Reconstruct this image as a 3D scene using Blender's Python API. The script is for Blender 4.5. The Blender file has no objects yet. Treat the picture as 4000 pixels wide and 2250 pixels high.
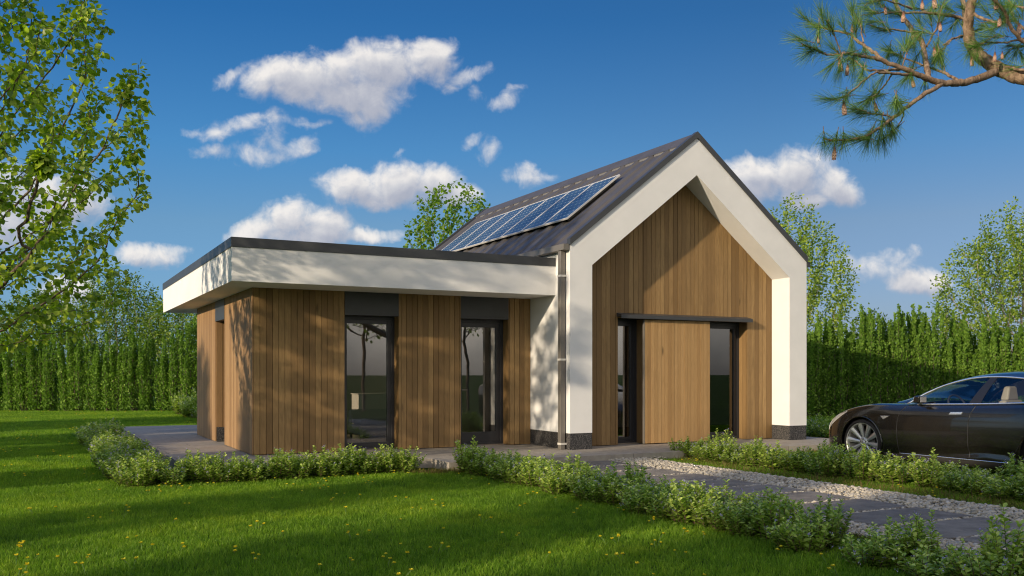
import bpy, bmesh, math, random
import numpy as np
from mathutils import Vector, Matrix

random.seed(7)
SC = bpy.context.scene
COL = SC.collection
R_ = math.radians

# ------------------------------------------------------------------ camera
CAM = np.array([-8.6974, -14.4792, 1.4])
TH = R_(27.4049)
FW = np.array([math.sin(TH), math.cos(TH), 0.0])
RT = np.array([math.cos(TH), -math.sin(TH), 0.0])
FPX, HY = 3611.31, 1457.79
cd = bpy.data.cameras.new('camera')
cam = bpy.data.objects.new('camera', cd)
COL.objects.link(cam)
cam.location = CAM
cam.rotation_euler = (R_(90), 0, -TH)
cd.sensor_width = 36.0
cd.lens = FPX / 4000 * 36
cd.shift_y = (HY - 1125.0) / 4000
cd.clip_end = 3000
SC.camera = cam


def site(u, v, depth):
    """a point of the garden, given as bearing / elevation tangents seen from the survey station"""
    return CAM + (FW + RT * (u - 2000) / FPX + np.array([0, 0, 1.0]) * (HY - v) / FPX) * depth


# ------------------------------------------------------------------ tagging
def tag(o, label=None, cat=None, group=None, kind=None):
    if label: o['label'] = label
    if cat: o['category'] = cat
    if group: o['group'] = group
    if kind: o['kind'] = kind
    return o


def empty(name, loc=(0, 0, 0), rz=0.0, sc=1.0):
    o = bpy.data.objects.new(name, None)
    o.empty_display_size = 0.1
    o.location = loc
    o.rotation_euler = (0, 0, rz)
    o.scale = (sc, sc, sc)
    COL.objects.link(o)
    return o


KIDS = {}


def link(name, me, parent=None):
    o = bpy.data.objects.new(name, me)
    COL.objects.link(o)
    if parent is not None:
        o.parent = parent
        KIDS.setdefault(parent.name, []).append(o)
    return o


def copy_tree(o, parent=None):
    c = o.copy()
    COL.objects.link(c)
    if parent is not None:
        c.parent = parent
    for ch in KIDS.get(o.name, []):
        k = copy_tree(ch, c)
        KIDS.setdefault(c.name, []).append(k)
    return c


# ------------------------------------------------------------------ mesh builder
class MB:
    def __init__(s):
        s.v, s.f, s.a = [], [], []
        s.lv = 0.5

    def add(s, vs, fs):
        n = len(s.v)
        s.v += [tuple(p) for p in vs]
        s.f += [tuple(i + n for i in f) for f in fs]
        s.a += [s.lv] * len(fs)
        return s

    def box(s, x0, x1, y0, y1, z0, z1):
        return s.add([(x0, y0, z0), (x1, y0, z0), (x1, y1, z0), (x0, y1, z0), (x0, y0, z1), (x1, y0, z1), (x1, y1, z1), (x0, y1, z1)],
                     [(0, 3, 2, 1), (4, 5, 6, 7), (0, 1, 5, 4), (1, 2, 6, 5), (2, 3, 7, 6), (3, 0, 4, 7)])

    def hexa(s, p):  # 8 points, bottom loop then top loop
        return s.add(p, [(0, 3, 2, 1), (4, 5, 6, 7), (0, 1, 5, 4), (1, 2, 6, 5), (2, 3, 7, 6), (3, 0, 4, 7)])

    def prism(s, poly, axis, a, b):
        """poly of 2-D points extruded along axis ('x','y','z') from a to b"""
        def P(p, t):
            return {'x': (t, p[0], p[1]), 'y': (p[0], t, p[1]), 'z': (p[0], p[1], t)}[axis]
        n = len(poly)
        vs = [P(p, a) for p in poly] + [P(p, b) for p in poly]
        fs = [tuple(range(n - 1, -1, -1)), tuple(range(n, 2 * n))] + [(i, (i + 1) % n, n + (i + 1) % n, n + i) for i in range(n)]
        return s.add(vs, fs)

    def tube(s, pts, rad, n=8, cap=True):
        pts = [Vector(p) for p in pts]
        if not hasattr(rad, '__len__'): rad = [rad] * len(pts)
        vs, fs = [], []
        up = None
        for i, p in enumerate(pts):
            d = (pts[min(i + 1, len(pts) - 1)] - pts[max(i - 1, 0)]).normalized()
            if up is None:
                up = d.orthogonal().normalized()
            up = (up - d * up.dot(d)).normalized()
            w = d.cross(up)
            for k in range(n):
                t = 2 * math.pi * k / n
                vs.append(p + (up * math.cos(t) + w * math.sin(t)) * rad[i])
        for i in range(len(pts) - 1):
            for k in range(n):
                a, b = i * n + k, i * n + (k + 1) % n
                fs.append((a, b, b + n, a + n))
        if cap:
            fs.append(tuple(range(n - 1, -1, -1)))
            fs.append(tuple(range((len(pts) - 1) * n, len(pts) * n)))
        return s.add(vs, fs)

    def lathe(s, prof, n=32, axis='x', c=(0, 0, 0), close=False):
        """prof: (r, t) pairs, revolved round the axis through c"""
        vs, fs = [], []
        for r, t in prof:
            for k in range(n):
                a = 2 * math.pi * k / n
                u, w = r * math.cos(a), r * math.sin(a)
                vs.append({'x': (c[0] + t, c[1] + u, c[2] + w), 'y': (c[0] + u, c[1] + t, c[2] + w), 'z': (c[0] + u, c[1] + w, c[2] + t)}[axis])
        m = len(prof)
        for i in range(m if close else m - 1):
            j = (i + 1) % m
            for k in range(n):
                fs.append((i * n + k, i * n + (k + 1) % n, j * n + (k + 1) % n, j * n + k))
        return s.add(vs, fs)

    def grid(s, rows):
        m, n = len(rows), len(rows[0])
        vs = [p for r in rows for p in r]
        fs = [(i * n + k, i * n + k + 1, (i + 1) * n + k + 1, (i + 1) * n + k) for i in range(m - 1) for k in range(n - 1)]
        return s.add(vs, fs)

    def build(s, name, mat, parent=None, smooth=False, bevel=0.0, angle=35, subsurf=0):
        me = bpy.data.meshes.new(name)
        me.from_pydata(s.v, [], s.f)
        at = me.attributes.new('lv', 'FLOAT', 'FACE')
        at.data.foreach_set('value', s.a)
        bm = bmesh.new(); bm.from_mesh(me)
        bmesh.ops.recalc_face_normals(bm, faces=bm.faces)
        bm.to_mesh(me); bm.free()
        me.materials.append(mat)
        if smooth:
            me.shade_smooth()
        o = link(name, me, parent)
        if subsurf:
            m = o.modifiers.new('sub', 'SUBSURF'); m.levels = m.render_levels = subsurf
        if bevel:
            m = o.modifiers.new('bevel', 'BEVEL'); m.width = bevel; m.segments = 2; m.limit_method = 'ANGLE'; m.angle_limit = R_(angle)
            me.shade_smooth()
            m.harden_normals = True
        return o


def np_mesh(name, V, F, lv=None, mat=None, parent=None, smooth=False):
    """V (n,3), F (m,k) constant-size polygons, lv per face"""
    me = bpy.data.meshes.new(name)
    V = np.asarray(V, dtype=np.float32); F = np.asarray(F, dtype=np.int32)
    m, k = F.shape
    me.vertices.add(len(V)); me.vertices.foreach_set('co', V.ravel())
    me.loops.add(m * k); me.loops.foreach_set('vertex_index', F.ravel())
    me.polygons.add(m)
    me.polygons.foreach_set('loop_start', np.arange(0, m * k, k, dtype=np.int32))
    me.polygons.foreach_set('loop_total', np.full(m, k, dtype=np.int32))
    if smooth:
        me.polygons.foreach_set('use_smooth', np.ones(m, dtype=bool))
    me.update(calc_edges=True)
    if lv is not None:
        at = me.attributes.new('lv', 'FLOAT', 'FACE')
        at.data.foreach_set('value', np.asarray(lv, dtype=np.float32))
    if mat is not None:
        me.materials.append(mat)
    if name is None:
        return me
    return link(name, me, parent)


def scatter(tv, tf, pos, X, Y, Z, sc, lv):
    """instances of a template: local axes X,Y,Z (n,3), scale (n,) or (n,3). Returns V,F,lv"""
    tv = np.asarray(tv, float); tf = np.asarray(tf, int)
    n = len(pos)
    sc = np.asarray(sc, float)
    if sc.ndim == 1: sc = np.repeat(sc[:, None], 3, 1)
    V = pos[:, None, :] + (tv[None, :, 0:1] * sc[:, None, 0:1]) * X[:, None, :] + (tv[None, :, 1:2] * sc[:, None, 1:2]) * Y[:, None, :] + (tv[None, :, 2:3] * sc[:, None, 2:3]) * Z[:, None, :]
    F = tf[None, :, :] + (np.arange(n) * len(tv))[:, None, None]
    return V.reshape(-1, 3), F.reshape(-1, tf.shape[1]), np.repeat(lv, len(tf))


def merge(parts):
    Vs, Fs, Ls, o = [], [], [], 0
    for V, F, L in parts:
        Vs.append(V); Fs.append(F + o); Ls.append(L); o += len(V)
    return np.vstack(Vs), np.vstack(Fs), np.concatenate(Ls)


def unit(a):
    return a / np.maximum(np.linalg.norm(a, axis=-1, keepdims=True), 1e-9)


def frames(Y, rng, up=None):
    """orthonormal frames whose Y axis is given; Z leans to 'up' if given, else random"""
    Y = unit(Y)
    ref = rng.normal(size=Y.shape) if up is None else up
    Z = unit(ref - (ref * Y).sum(1, keepdims=True) * Y)
    X = np.cross(Y, Z)
    return X, Y, Z


# ------------------------------------------------------------------ materials
MATS = {}


class NT:
    def __init__(s, tree):
        s.t = tree

    def n(s, kind, **kw):
        nd = s.t.nodes.new(kind)
        ins = kw.pop('ins', {})
        for k, v in kw.items(): setattr(nd, k, v)
        for k, v in ins.items(): s.set(nd.inputs[k], v)
        return nd

    def set(s, sock, v):
        if isinstance(v, bpy.types.NodeSocket): s.t.links.new(v, sock)
        elif isinstance(v, bpy.types.Node): s.t.links.new(v.outputs[0], sock)
        else:
            if hasattr(sock.default_value, '__len__') and hasattr(v, '__len__') and len(v) == 3 and len(sock.default_value) == 4: v = (*v, 1)
            sock.default_value = v

    def math(s, op, a, b=0.0, c=0.0, clamp=False):
        nd = s.n('ShaderNodeMath', operation=op, use_clamp=clamp)
        s.set(nd.inputs[0], a); s.set(nd.inputs[1], b)
        if op in ('MULTIPLY_ADD', 'SMOOTH_MIN', 'SMOOTH_MAX', 'COMPARE', 'WRAP'): s.set(nd.inputs[2], c)
        return nd.outputs[0]

    def vmath(s, op, a, b=(0, 0, 0)):
        nd = s.n('ShaderNodeVectorMath', operation=op)
        s.set(nd.inputs[0], a); s.set(nd.inputs[1], b)
        return nd.outputs['Value'] if op in ('DOT_PRODUCT', 'LENGTH') else nd.outputs['Vector']

    def mix(s, f, a, b, typ='RGBA', blend='MIX'):
        nd = s.n('ShaderNodeMix', data_type=typ, blend_type=blend) if typ == 'RGBA' else s.n('ShaderNodeMix', data_type=typ)
        i = {'RGBA': (6, 7, 2), 'FLOAT': (2, 3, 0), 'VECTOR': (4, 5, 1)}[typ]
        s.set(nd.inputs[0], f); s.set(nd.inputs[i[0]], a); s.set(nd.inputs[i[1]], b)
        return nd.outputs[i[2]]

    def ramp(s, f, stops, interp='LINEAR'):
        nd = s.n('ShaderNodeValToRGB')
        cr = nd.color_ramp; cr.interpolation = interp
        while len(cr.elements) < len(stops): cr.elements.new(0.5)
        for e, (p, c) in zip(cr.elements, stops):
            e.position = p; e.color = (*c, 1) if len(c) == 3 else c
        s.set(nd.inputs[0], f)
        return nd.outputs[0]

    def noise(s, vec=None, scale=5.0, detail=2.0, rough=0.5, dist=0.0, dim='3D', out='Fac'):
        nd = s.n('ShaderNodeTexNoise', noise_dimensions=dim)
        if vec is not None: s.set(nd.inputs['Vector'], vec)
        s.set(nd.inputs['Scale'], scale); s.set(nd.inputs['Detail'], detail)
        s.set(nd.inputs['Roughness'], rough); s.set(nd.inputs['Distortion'], dist)
        return nd.outputs[out]

    def maprange(s, v, a, b, c=0.0, d=1.0, kind='LINEAR'):
        nd = s.n('ShaderNodeMapRange', interpolation_type=kind)
        for k, x in zip(('Value', 'From Min', 'From Max', 'To Min', 'To Max'), (v, a, b, c, d)): s.set(nd.inputs[k], x)
        return nd.outputs[0]


def material(name):
    m = bpy.data.materials.new(name); m.use_nodes = True
    m.node_tree.nodes.clear()
    t = NT(m.node_tree)
    out = t.n('ShaderNodeOutputMaterial')
    MATS[name] = m
    return m, t, out


def surf(t, out, color, rough=0.6, metal=0.0, bump=None, bdist=0.01, bstr=1.0, spec=0.5, coat=0.0, **kw):
    p = t.n('ShaderNodeBsdfPrincipled')
    t.set(p.inputs['Base Color'], color); t.set(p.inputs['Roughness'], rough); t.set(p.inputs['Metallic'], metal)
    t.set(p.inputs['Specular IOR Level'], spec)
    if coat: t.set(p.inputs['Coat Weight'], coat); t.set(p.inputs['Coat Roughness'], 0.02)
    if bump is not None:
        b = t.n('ShaderNodeBump'); t.set(b.inputs['Height'], bump)
        b.inputs['Distance'].default_value = bdist; b.inputs['Strength'].default_value = bstr
        t.set(p.inputs['Normal'], b.outputs[0])
    t.set(out.inputs['Surface'], p.outputs[0])
    return p


def simple(name, col, rough=0.5, metal=0.0, spec=0.5, var=0.0, nscale=8.0, bump=0.0, bscale=200.0, coat=0.0):
    m, t, out = material(name)
    tc = t.n('ShaderNodeTexCoord').outputs['Object']
    c = col
    if var:
        nz = t.noise(tc, nscale, 4, 0.6)
        c = t.mix(t.maprange(nz, 0.3, 0.7), tuple(x * (1 - var) for x in col), tuple(min(1, x * (1 + var)) for x in col))
    b = t.noise(tc, bscale, 3, 0.6) if bump else None
    surf(t, out, c, rough, metal, b, bump or 0.01, 1.0, spec, coat)
    return m


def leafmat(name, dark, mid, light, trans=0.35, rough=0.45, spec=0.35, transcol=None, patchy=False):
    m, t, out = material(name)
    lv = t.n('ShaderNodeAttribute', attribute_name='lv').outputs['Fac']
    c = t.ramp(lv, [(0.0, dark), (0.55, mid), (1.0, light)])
    if patchy:
        gp = t.n('ShaderNodeNewGeometry').outputs['Position']
        pz = t.math('ADD', t.math('MULTIPLY', t.noise(gp, .55, 4, .6), .6), t.math('MULTIPLY', t.noise(gp, 3.2, 3, .6), .4))
        c = t.mix(1.0, c, t.ramp(pz, [(.36, (.66, .74, .8)), (.5, (1, 1, 1)), (.64, (1.35, 1.14, 1.05))]), blend='MULTIPLY')
    rnd = t.n('ShaderNodeObjectInfo').outputs['Random']
    c = t.mix(1.0, c, t.ramp(rnd, [(0, (0.82, 0.86, 0.8)), (1, (1.1, 1.08, 1.05))]), blend='MULTIPLY')
    p = t.n('ShaderNodeBsdfPrincipled')
    t.set(p.inputs['Base Color'], c); p.inputs['Roughness'].default_value = rough
    p.inputs['Specular IOR Level'].default_value = spec
    tr = t.n('ShaderNodeBsdfTranslucent')
    tc = t.mix(1.0, c, transcol or (1.5, 1.7, 0.5, 1), blend='MULTIPLY')
    t.set(tr.inputs['Color'], tc)
    mx = t.n('ShaderNodeMixShader'); mx.inputs[0].default_value = trans
    t.set(mx.inputs[1], p.outputs[0]); t.set(mx.inputs[2], tr.outputs[0])
    t.set(out.inputs['Surface'], mx.outputs[0])
    return m


def bark(name, a, b, scale=30.0):
    m, t, out = material(name)
    tc = t.n('ShaderNodeTexCoord').outputs['Object']
    mp = t.n('ShaderNodeMapping'); t.set(mp.inputs['Vector'], tc); mp.inputs['Scale'].default_value = (1, 1, 0.35)
    nz = t.noise(mp.outputs[0], scale, 6, 0.7, 0.6)
    c = t.ramp(nz, [(0.3, a), (0.65, b)])
    surf(t, out, c, 0.85, 0, nz, 0.02, 0.8, 0.2)
    return m


def wood(name, axis, pitch, base, dark, light, contrast=1.0):
    """vertical timber boards: tone per board from the face attribute, grain stretched along z, knots"""
    m, t, out = material(name)
    tc = t.n('ShaderNodeTexCoord').outputs['Object']
    lv = t.n('ShaderNodeAttribute', attribute_name='lv').outputs['Fac']
    off = t.n('ShaderNodeCombineXYZ'); t.set(off.inputs[2], t.math('MULTIPLY', lv, 37.0)); t.set(off.inputs[0], t.math('MULTIPLY', lv, 11.0))
    v = t.vmath('ADD', tc, off.outputs[0])
    mp = t.n('ShaderNodeMapping'); t.set(mp.inputs['Vector'], v); mp.inputs['Scale'].default_value = (1, 1, 0.06)
    g = t.noise(mp.outputs[0], 55, 5, 0.65, 1.2)
    mp2 = t.n('ShaderNodeMapping'); t.set(mp2.inputs['Vector'], v); mp2.inputs['Scale'].default_value = (1, 1, 0.25)
    g2 = t.noise(mp2.outputs[0], 9, 3, 0.5, 0.8)
    kn = t.n('ShaderNodeTexVoronoi'); t.set(kn.inputs['Vector'], mp2.outputs[0]); kn.inputs['Scale'].default_value = 2.1
    knot = t.maprange(kn.outputs['Distance'], 0.02, 0.06, 1.0, 0.0)
    c = t.ramp(lv, [(0.0, dark), (0.5, base), (1.0, light)])
    c = t.mix(t.math('MULTIPLY', t.maprange(g, 0.42, 0.7), 0.55 * contrast), c, tuple(x * 0.5 for x in base))
    c = t.mix(t.math('MULTIPLY', t.maprange(g2, 0.35, 0.75), 0.5 * contrast), c, tuple(x * 0.62 for x in base))
    c = t.mix(t.math('MULTIPLY', knot, 0.75), c, tuple(x * 0.22 for x in base))
    surf(t, out, c, 0.62, 0, g, 0.003, 0.7, 0.3)
    return m


STUCCO = None
def make_mats():
    M = {}
    # white render
    m, t, out = material('white_render')
    tc = t.n('ShaderNodeTexCoord').outputs['Object']
    fine = t.noise(tc, 170, 4, 0.7); big = t.noise(tc, 1.3, 4, 0.6)
    c = t.mix(t.maprange(big, 0.3, 0.7), (0.74, 0.735, 0.72), (0.82, 0.81, 0.79))
    surf(t, out, c, 0.85, 0, fine, 0.004, 0.8, 0.2)
    M['white'] = m
    # speckled dark plinth
    m, t, out = material('plinth_stone')
    tc = t.n('ShaderNodeTexCoord').outputs['Object']
    sp = t.noise(tc, 60, 6, 0.8, 0.4)
    c = t.ramp(sp, [(0.5, (0.018, 0.018, 0.02)), (0.57, (0.16, 0.15, 0.14)), (0.75, (0.24, 0.22, 0.2))])
    surf(t, out, c, 0.6, 0, sp, 0.01, 0.9, 0.4)
    M['plinth'] = m
    M['wood'] = wood('timber_cladding', 'x', 0.12, (0.305, 0.186, 0.076), (0.2, 0.117, 0.046), (0.415, 0.265, 0.112))
    M['wood_light'] = wood('light_timber_shutter', 'x', 0.1, (0.42, 0.255, 0.105), (0.33, 0.195, 0.08), (0.5, 0.31, 0.135), 0.55)
    M['wood_side'] = wood('side_timber_cladding', 'y', 0.12, (0.36, 0.215, 0.1), (0.25, 0.145, 0.065), (0.46, 0.29, 0.14), 0.8)
    M['gap'] = simple('board_gap', (0.02, 0.014, 0.01), 0.95, spec=0.05)
    M['anthracite'] = simple('anthracite_metal', (0.045, 0.047, 0.05), 0.42, 0.0, 0.5, 0.12, 3, 0.0006, 60)
    M['trim'] = simple('roof_trim_metal', (0.06, 0.063, 0.067), 0.45, 0.3, 0.5, 0.1, 2)
    M['roofing'] = simple('standing_seam_roofing', (0.078, 0.072, 0.069), 0.52, 0.0, 0.35, 0.15, 1.5, 0.001, 20)
    M['pipe'] = simple('downpipe_metal', (0.17, 0.155, 0.135), 0.5, 0.2, 0.5, 0.1, 3)
    M['clip'] = simple('pale_clip', (0.6, 0.58, 0.53), 0.5)
    M['frame'] = simple('window_frame_anthracite', (0.028, 0.028, 0.031), 0.38, 0.0, 0.5)
    # window glass
    def glass(name, tint, ior, k):
        m, t, out = material(name)
        tr = t.n('ShaderNodeBsdfTransparent'); tr.inputs[0].default_value = (*tint, 1)
        gl = t.n('ShaderNodeBsdfGlossy'); gl.inputs['Roughness'].default_value = 0.0; gl.inputs[0].default_value = (1, 1, 1, 1)
        fr = t.n('ShaderNodeFresnel'); fr.inputs[0].default_value = ior
        mx = t.n('ShaderNodeMixShader'); t.set(mx.inputs[0], t.math('MULTIPLY', fr.outputs[0], k, clamp=True))
        t.set(mx.inputs[1], tr.outputs[0]); t.set(mx.inputs[2], gl.outputs[0]); t.set(out.inputs['Surface'], mx.outputs[0])
        return m
    M['glass'] = glass('window_glass', (0.86, 0.85, 0.83), 1.55, 2.8)
    M['carglass'] = glass('car_glass', (0.78, 0.82, 0.82), 1.45, 1.1)
    # solar cells: pattern comes from object coordinates of each panel part (0..0.95 x 0..1.6)
    m, t, out = material('solar_cells')
    tc = t.n('ShaderNodeTexCoord').outputs['Object']
    sx = t.n('ShaderNodeSeparateXYZ'); t.set(sx.inputs[0], tc)
    fx = t.math('FRACT', t.math('DIVIDE', sx.outputs[0], 0.155)); fy = t.math('FRACT', t.math('DIVIDE', sx.outputs[1], 0.155))
    ax = t.math('ABSOLUTE', t.math('SUBTRACT', fx, 0.5)); ay = t.math('ABSOLUTE', t.math('SUBTRACT', fy, 0.5))
    line = t.math('GREATER_THAN', t.math('MAXIMUM', ax, ay), 0.485)
    dia = t.math('GREATER_THAN', t.math('ADD', ax, ay), 0.86)
    nz = t.noise(tc, 3, 3)
    c = t.mix(t.maprange(nz, 0.3, 0.7), (0.016, 0.045, 0.09), (0.028, 0.072, 0.13))
    bus = t.math('LESS_THAN', t.math('ABSOLUTE', t.math('SUBTRACT', t.math('FRACT', t.math('DIVIDE', sx.outputs[0], 0.0517)), 0.5)), 0.03)
    c = t.mix(t.math('MULTIPLY', bus, 0.3), c, (0.25, 0.3, 0.36))
    c = t.mix(t.math('MULTIPLY', line, 0.5), c, (0.45, 0.5, 0.55))
    c = t.mix(dia, c, (0.75, 0.75, 0.73))
    surf(t, out, c, 0.3, 0.0, None, spec=0.5)
    M['cells'] = m
    M['panelframe'] = simple('solar_frame_aluminium', (0.72, 0.7, 0.66), 0.45, 0.2)
    # terrace tiles
    m, t, out = material('terrace_paving')
    tc = t.n('ShaderNodeTexCoord').outputs['Object']
    br = t.n('ShaderNodeTexBrick', offset=0.5); t.set(br.inputs['Vector'], tc)
    br.inputs['Scale'].default_value = 1.0; br.inputs['Brick Width'].default_value = 1.2; br.inputs['Row Height'].default_value = 0.6
    br.inputs['Mortar Size'].default_value = 0.004; br.inputs['Mortar Smooth'].default_value = 0.1
    br.inputs['Color1'].default_value = (0.34, 0.3, 0.25, 1); br.inputs['Color2'].default_value = (0.38, 0.34, 0.285, 1); br.inputs['Mortar'].default_value = (0.12, 0.11, 0.1, 1)
    nz = t.noise(tc, 6, 6, 0.65)
    c = t.mix(1.0, br.outputs[0], t.ramp(nz, [(0.25, (0.72, 0.72, 0.72)), (0.75, (1.15, 1.14, 1.12))]), blend='MULTIPLY')
    h = t.math('SUBTRACT', t.math('MULTIPLY', t.noise(tc, 120, 3), 0.25), br.outputs['Fac'])
    surf(t, out, c, 0.8, 0, h, 0.004, 0.8, 0.2)
    M['paving'] = m
    m, t, out = material('slate_slab')
    tc = t.n('ShaderNodeTexCoord').outputs['Object']
    nz = t.noise(tc, 5, 7, 0.7, 0.3); n2 = t.noise(tc, 28, 6, 0.75, 0.6)
    c = t.mix(t.maprange(nz, 0.3, 0.7), (0.17, 0.15, 0.125), (0.31, 0.28, 0.235))
    rnd = t.n('ShaderNodeObjectInfo').outputs['Random']
    c = t.mix(1.0, c, t.ramp(rnd, [(0, (0.82, 0.82, 0.84)), (1, (1.12, 1.1, 1.08))]), blend='MULTIPLY')
    surf(t, out, c, 0.75, 0, t.math('ADD', nz, t.math('MULTIPLY', n2, 0.5)), 0.03, 0.9, 0.1)
    M['slab'] = m
    m, t, out = material('pale_gravel')
    lv = t.n('ShaderNodeAttribute', attribute_name='lv').outputs['Fac']
    tc = t.n('ShaderNodeTexCoord').outputs['Object']
    c = t.ramp(lv, [(0.0, (0.22, 0.19, 0.145)), (0.5, (0.47, 0.42, 0.33)), (1.0, (0.66, 0.6, 0.49))])
    nz = t.noise(tc, 60, 4)
    c = t.mix(t.math('MULTIPLY', nz, 0.4), c, (0.2, 0.17, 0.13))
    surf(t, out, c, 0.75, 0, nz, 0.004, 0.6, 0.3)
    M['gravel'] = m
    M['gravelbed'] = simple('gravel_bed', (0.17, 0.15, 0.12), 0.95, var=0.5, nscale=40, bump=0.02, bscale=60)
    # ground
    m, t, out = material('lawn_soil')
    tc = t.n('ShaderNodeTexCoord').outputs['Object']
    a = t.noise(tc, 0.35, 5, 0.6); b = t.noise(tc, 90, 5, 0.8)
    c = t.mix(t.maprange(a, 0.35, 0.65), (0.03, 0.075, 0.01), (0.05, 0.11, 0.015))
    c = t.mix(t.maprange(b, 0.35, 0.65), t.mix(1.0, c, (0.5, 0.5, 0.5), blend='MULTIPLY'), c)
    surf(t, out, c, 0.9, 0, b, 0.03, 1.0, 0.1)
    M['soil'] = m
    M['mulch'] = simple('bed_soil', (0.035, 0.025, 0.017), 0.95, var=0.5, nscale=30, bump=0.03, bscale=45)
    M['grass'] = leafmat('grass_blades', (0.07, 0.15, 0.01), (0.165, 0.3, 0.02), (0.34, 0.47, 0.05), 0.45, 0.5, 0.25, (1.3, 1.5, 0.6, 1), patchy=True)
    M['drygrass'] = leafmat('dry_grass', (0.09, 0.1, 0.02), (0.16, 0.14, 0.04), (0.28, 0.19, 0.09), 0.3, 0.7, 0.1, (1.1, 1.1, 0.8, 1))
    M['shrubleaf'] = leafmat('shrub_leaves', (0.08, 0.15, 0.018), (0.26, 0.37, 0.05), (0.6, 0.68, 0.19), 0.28, 0.42, 0.4, (1.2, 1.5, 0.5, 1))
    M['stem'] = simple('shrub_stems', (0.1, 0.05, 0.04), 0.8)
    M['flower'] = leafmat('violet_petals', (0.3, 0.25, 0.55), (0.42, 0.36, 0.72), (0.6, 0.55, 0.85), 0.3, 0.6, 0.2, (1, 1, 1, 1))
    M['dandelion'] = leafmat('yellow_petals', (0.8, 0.62, 0.02), (0.9, 0.76, 0.04), (0.95, 0.88, 0.12), 0.25, 0.7, 0.1, (1, 1, 0.6, 1))
    M['dstem'] = simple('dandelion_stem', (0.12, 0.2, 0.05), 0.7)
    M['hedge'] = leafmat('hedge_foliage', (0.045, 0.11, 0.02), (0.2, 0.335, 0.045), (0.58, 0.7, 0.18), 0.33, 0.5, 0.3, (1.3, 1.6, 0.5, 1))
    M['nearleaf'] = leafmat('broad_leaves', (0.085, 0.145, 0.02), (0.24, 0.33, 0.04), (0.52, 0.58, 0.08), 0.45, 0.4, 0.45, (1.6, 1.9, 0.4, 1))
    M['backleaf'] = leafmat('background_leaves', (0.045, 0.09, 0.016), (0.16, 0.25, 0.032), (0.46, 0.54, 0.09), 0.35, 0.5, 0.3, (1.4, 1.7, 0.5, 1))
    M['brightleaf'] = leafmat('spring_leaves', (0.08, 0.15, 0.02), (0.15, 0.25, 0.03), (0.3, 0.4, 0.06), 0.5, 0.45, 0.3, (1.5, 1.8, 0.5, 1))
    M['pineleaf'] = leafmat('pine_needles', (0.05, 0.13, 0.03), (0.12, 0.25, 0.05), (0.32, 0.42, 0.1), 0.3, 0.45, 0.3, (1.2, 1.5, 0.6, 1))
    M['bark'] = bark('brown_bark', (0.05, 0.035, 0.025), (0.2, 0.15, 0.11))
    M['palebark'] = bark('pale_bark', (0.16, 0.13, 0.1), (0.42, 0.37, 0.3), 14)
    M['pinebark'] = bark('pine_bark', (0.07, 0.042, 0.026), (0.4, 0.28, 0.19), 26)
    M['cone'] = simple('pine_cone_scales', (0.2, 0.09, 0.05), 0.6, var=0.5, nscale=40)
    M['conelight'] = simple('pine_cone_tips', (0.45, 0.27, 0.17), 0.6)
    M['interior'] = simple('interior_plaster', (0.8, 0.76, 0.7), 0.9)
    M['floorwood'] = simple('interior_floor', (0.2, 0.16, 0.12), 0.5, var=0.2)
    M['cabinet'] = simple('cabinet_lacquer', (0.88, 0.84, 0.76), 0.5)
    M['sofa'] = simple('sofa_fabric', (0.62, 0.61, 0.6), 0.9, bump=0.002)
    return M


M = make_mats()
# ------------------------------------------------------------------ sun and sky
SUNV = np.array([-3.643, -1.227, 1.0]); SUNV /= np.linalg.norm(SUNV)   # towards the sun
sl = bpy.data.lights.new('sun', 'SUN'); sl.energy = 4.7; sl.angle = R_(0.9); sl.color = (1.0, 0.83, 0.61)
so = bpy.data.objects.new('sun', sl); COL.objects.link(so)
so.rotation_euler = Vector(SUNV).to_track_quat('Z', 'Y').to_euler()
so.location = (-20, -10, 15)

W = bpy.data.worlds.new('World'); SC.world = W; W.use_nodes = True
W.node_tree.nodes.clear()
t = NT(W.node_tree)
wout = t.n('ShaderNodeOutputWorld')
sky = t.n('ShaderNodeTexSky', sky_type='NISHITA')
sky.sun_disc = False
sky.sun_elevation = math.asin(SUNV[2])
sky.sun_rotation = math.atan2(SUNV[0], SUNV[1])
sky.altitude = 0; sky.air_density = 1.0; sky.dust_density = 0.6; sky.ozone_density = 3.0
d = t.n('ShaderNodeTexCoord').outputs['Generated']
sep = t.n('ShaderNodeSeparateXYZ'); t.set(sep.inputs[0], d)
# cloud chart: bearing/elevation tangents about a fixed compass bearing, in hundredths of the survey scale
fwd = t.vmath('DOT_PRODUCT', d, tuple(FW)); rgt = t.vmath('DOT_PRODUCT', d, tuple(RT))
fs = t.math('MAXIMUM', fwd, 0.02)
cxn = t.math('MULTIPLY', t.math('DIVIDE', rgt, fs), FPX / 100)
cyn = t.math('MULTIPLY', t.math('DIVIDE', sep.outputs[2], fs), FPX / 100)
P0 = t.n('ShaderNodeCombineXYZ'); t.set(P0.inputs[0], cxn); t.set(P0.inputs[1], cyn)

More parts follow.
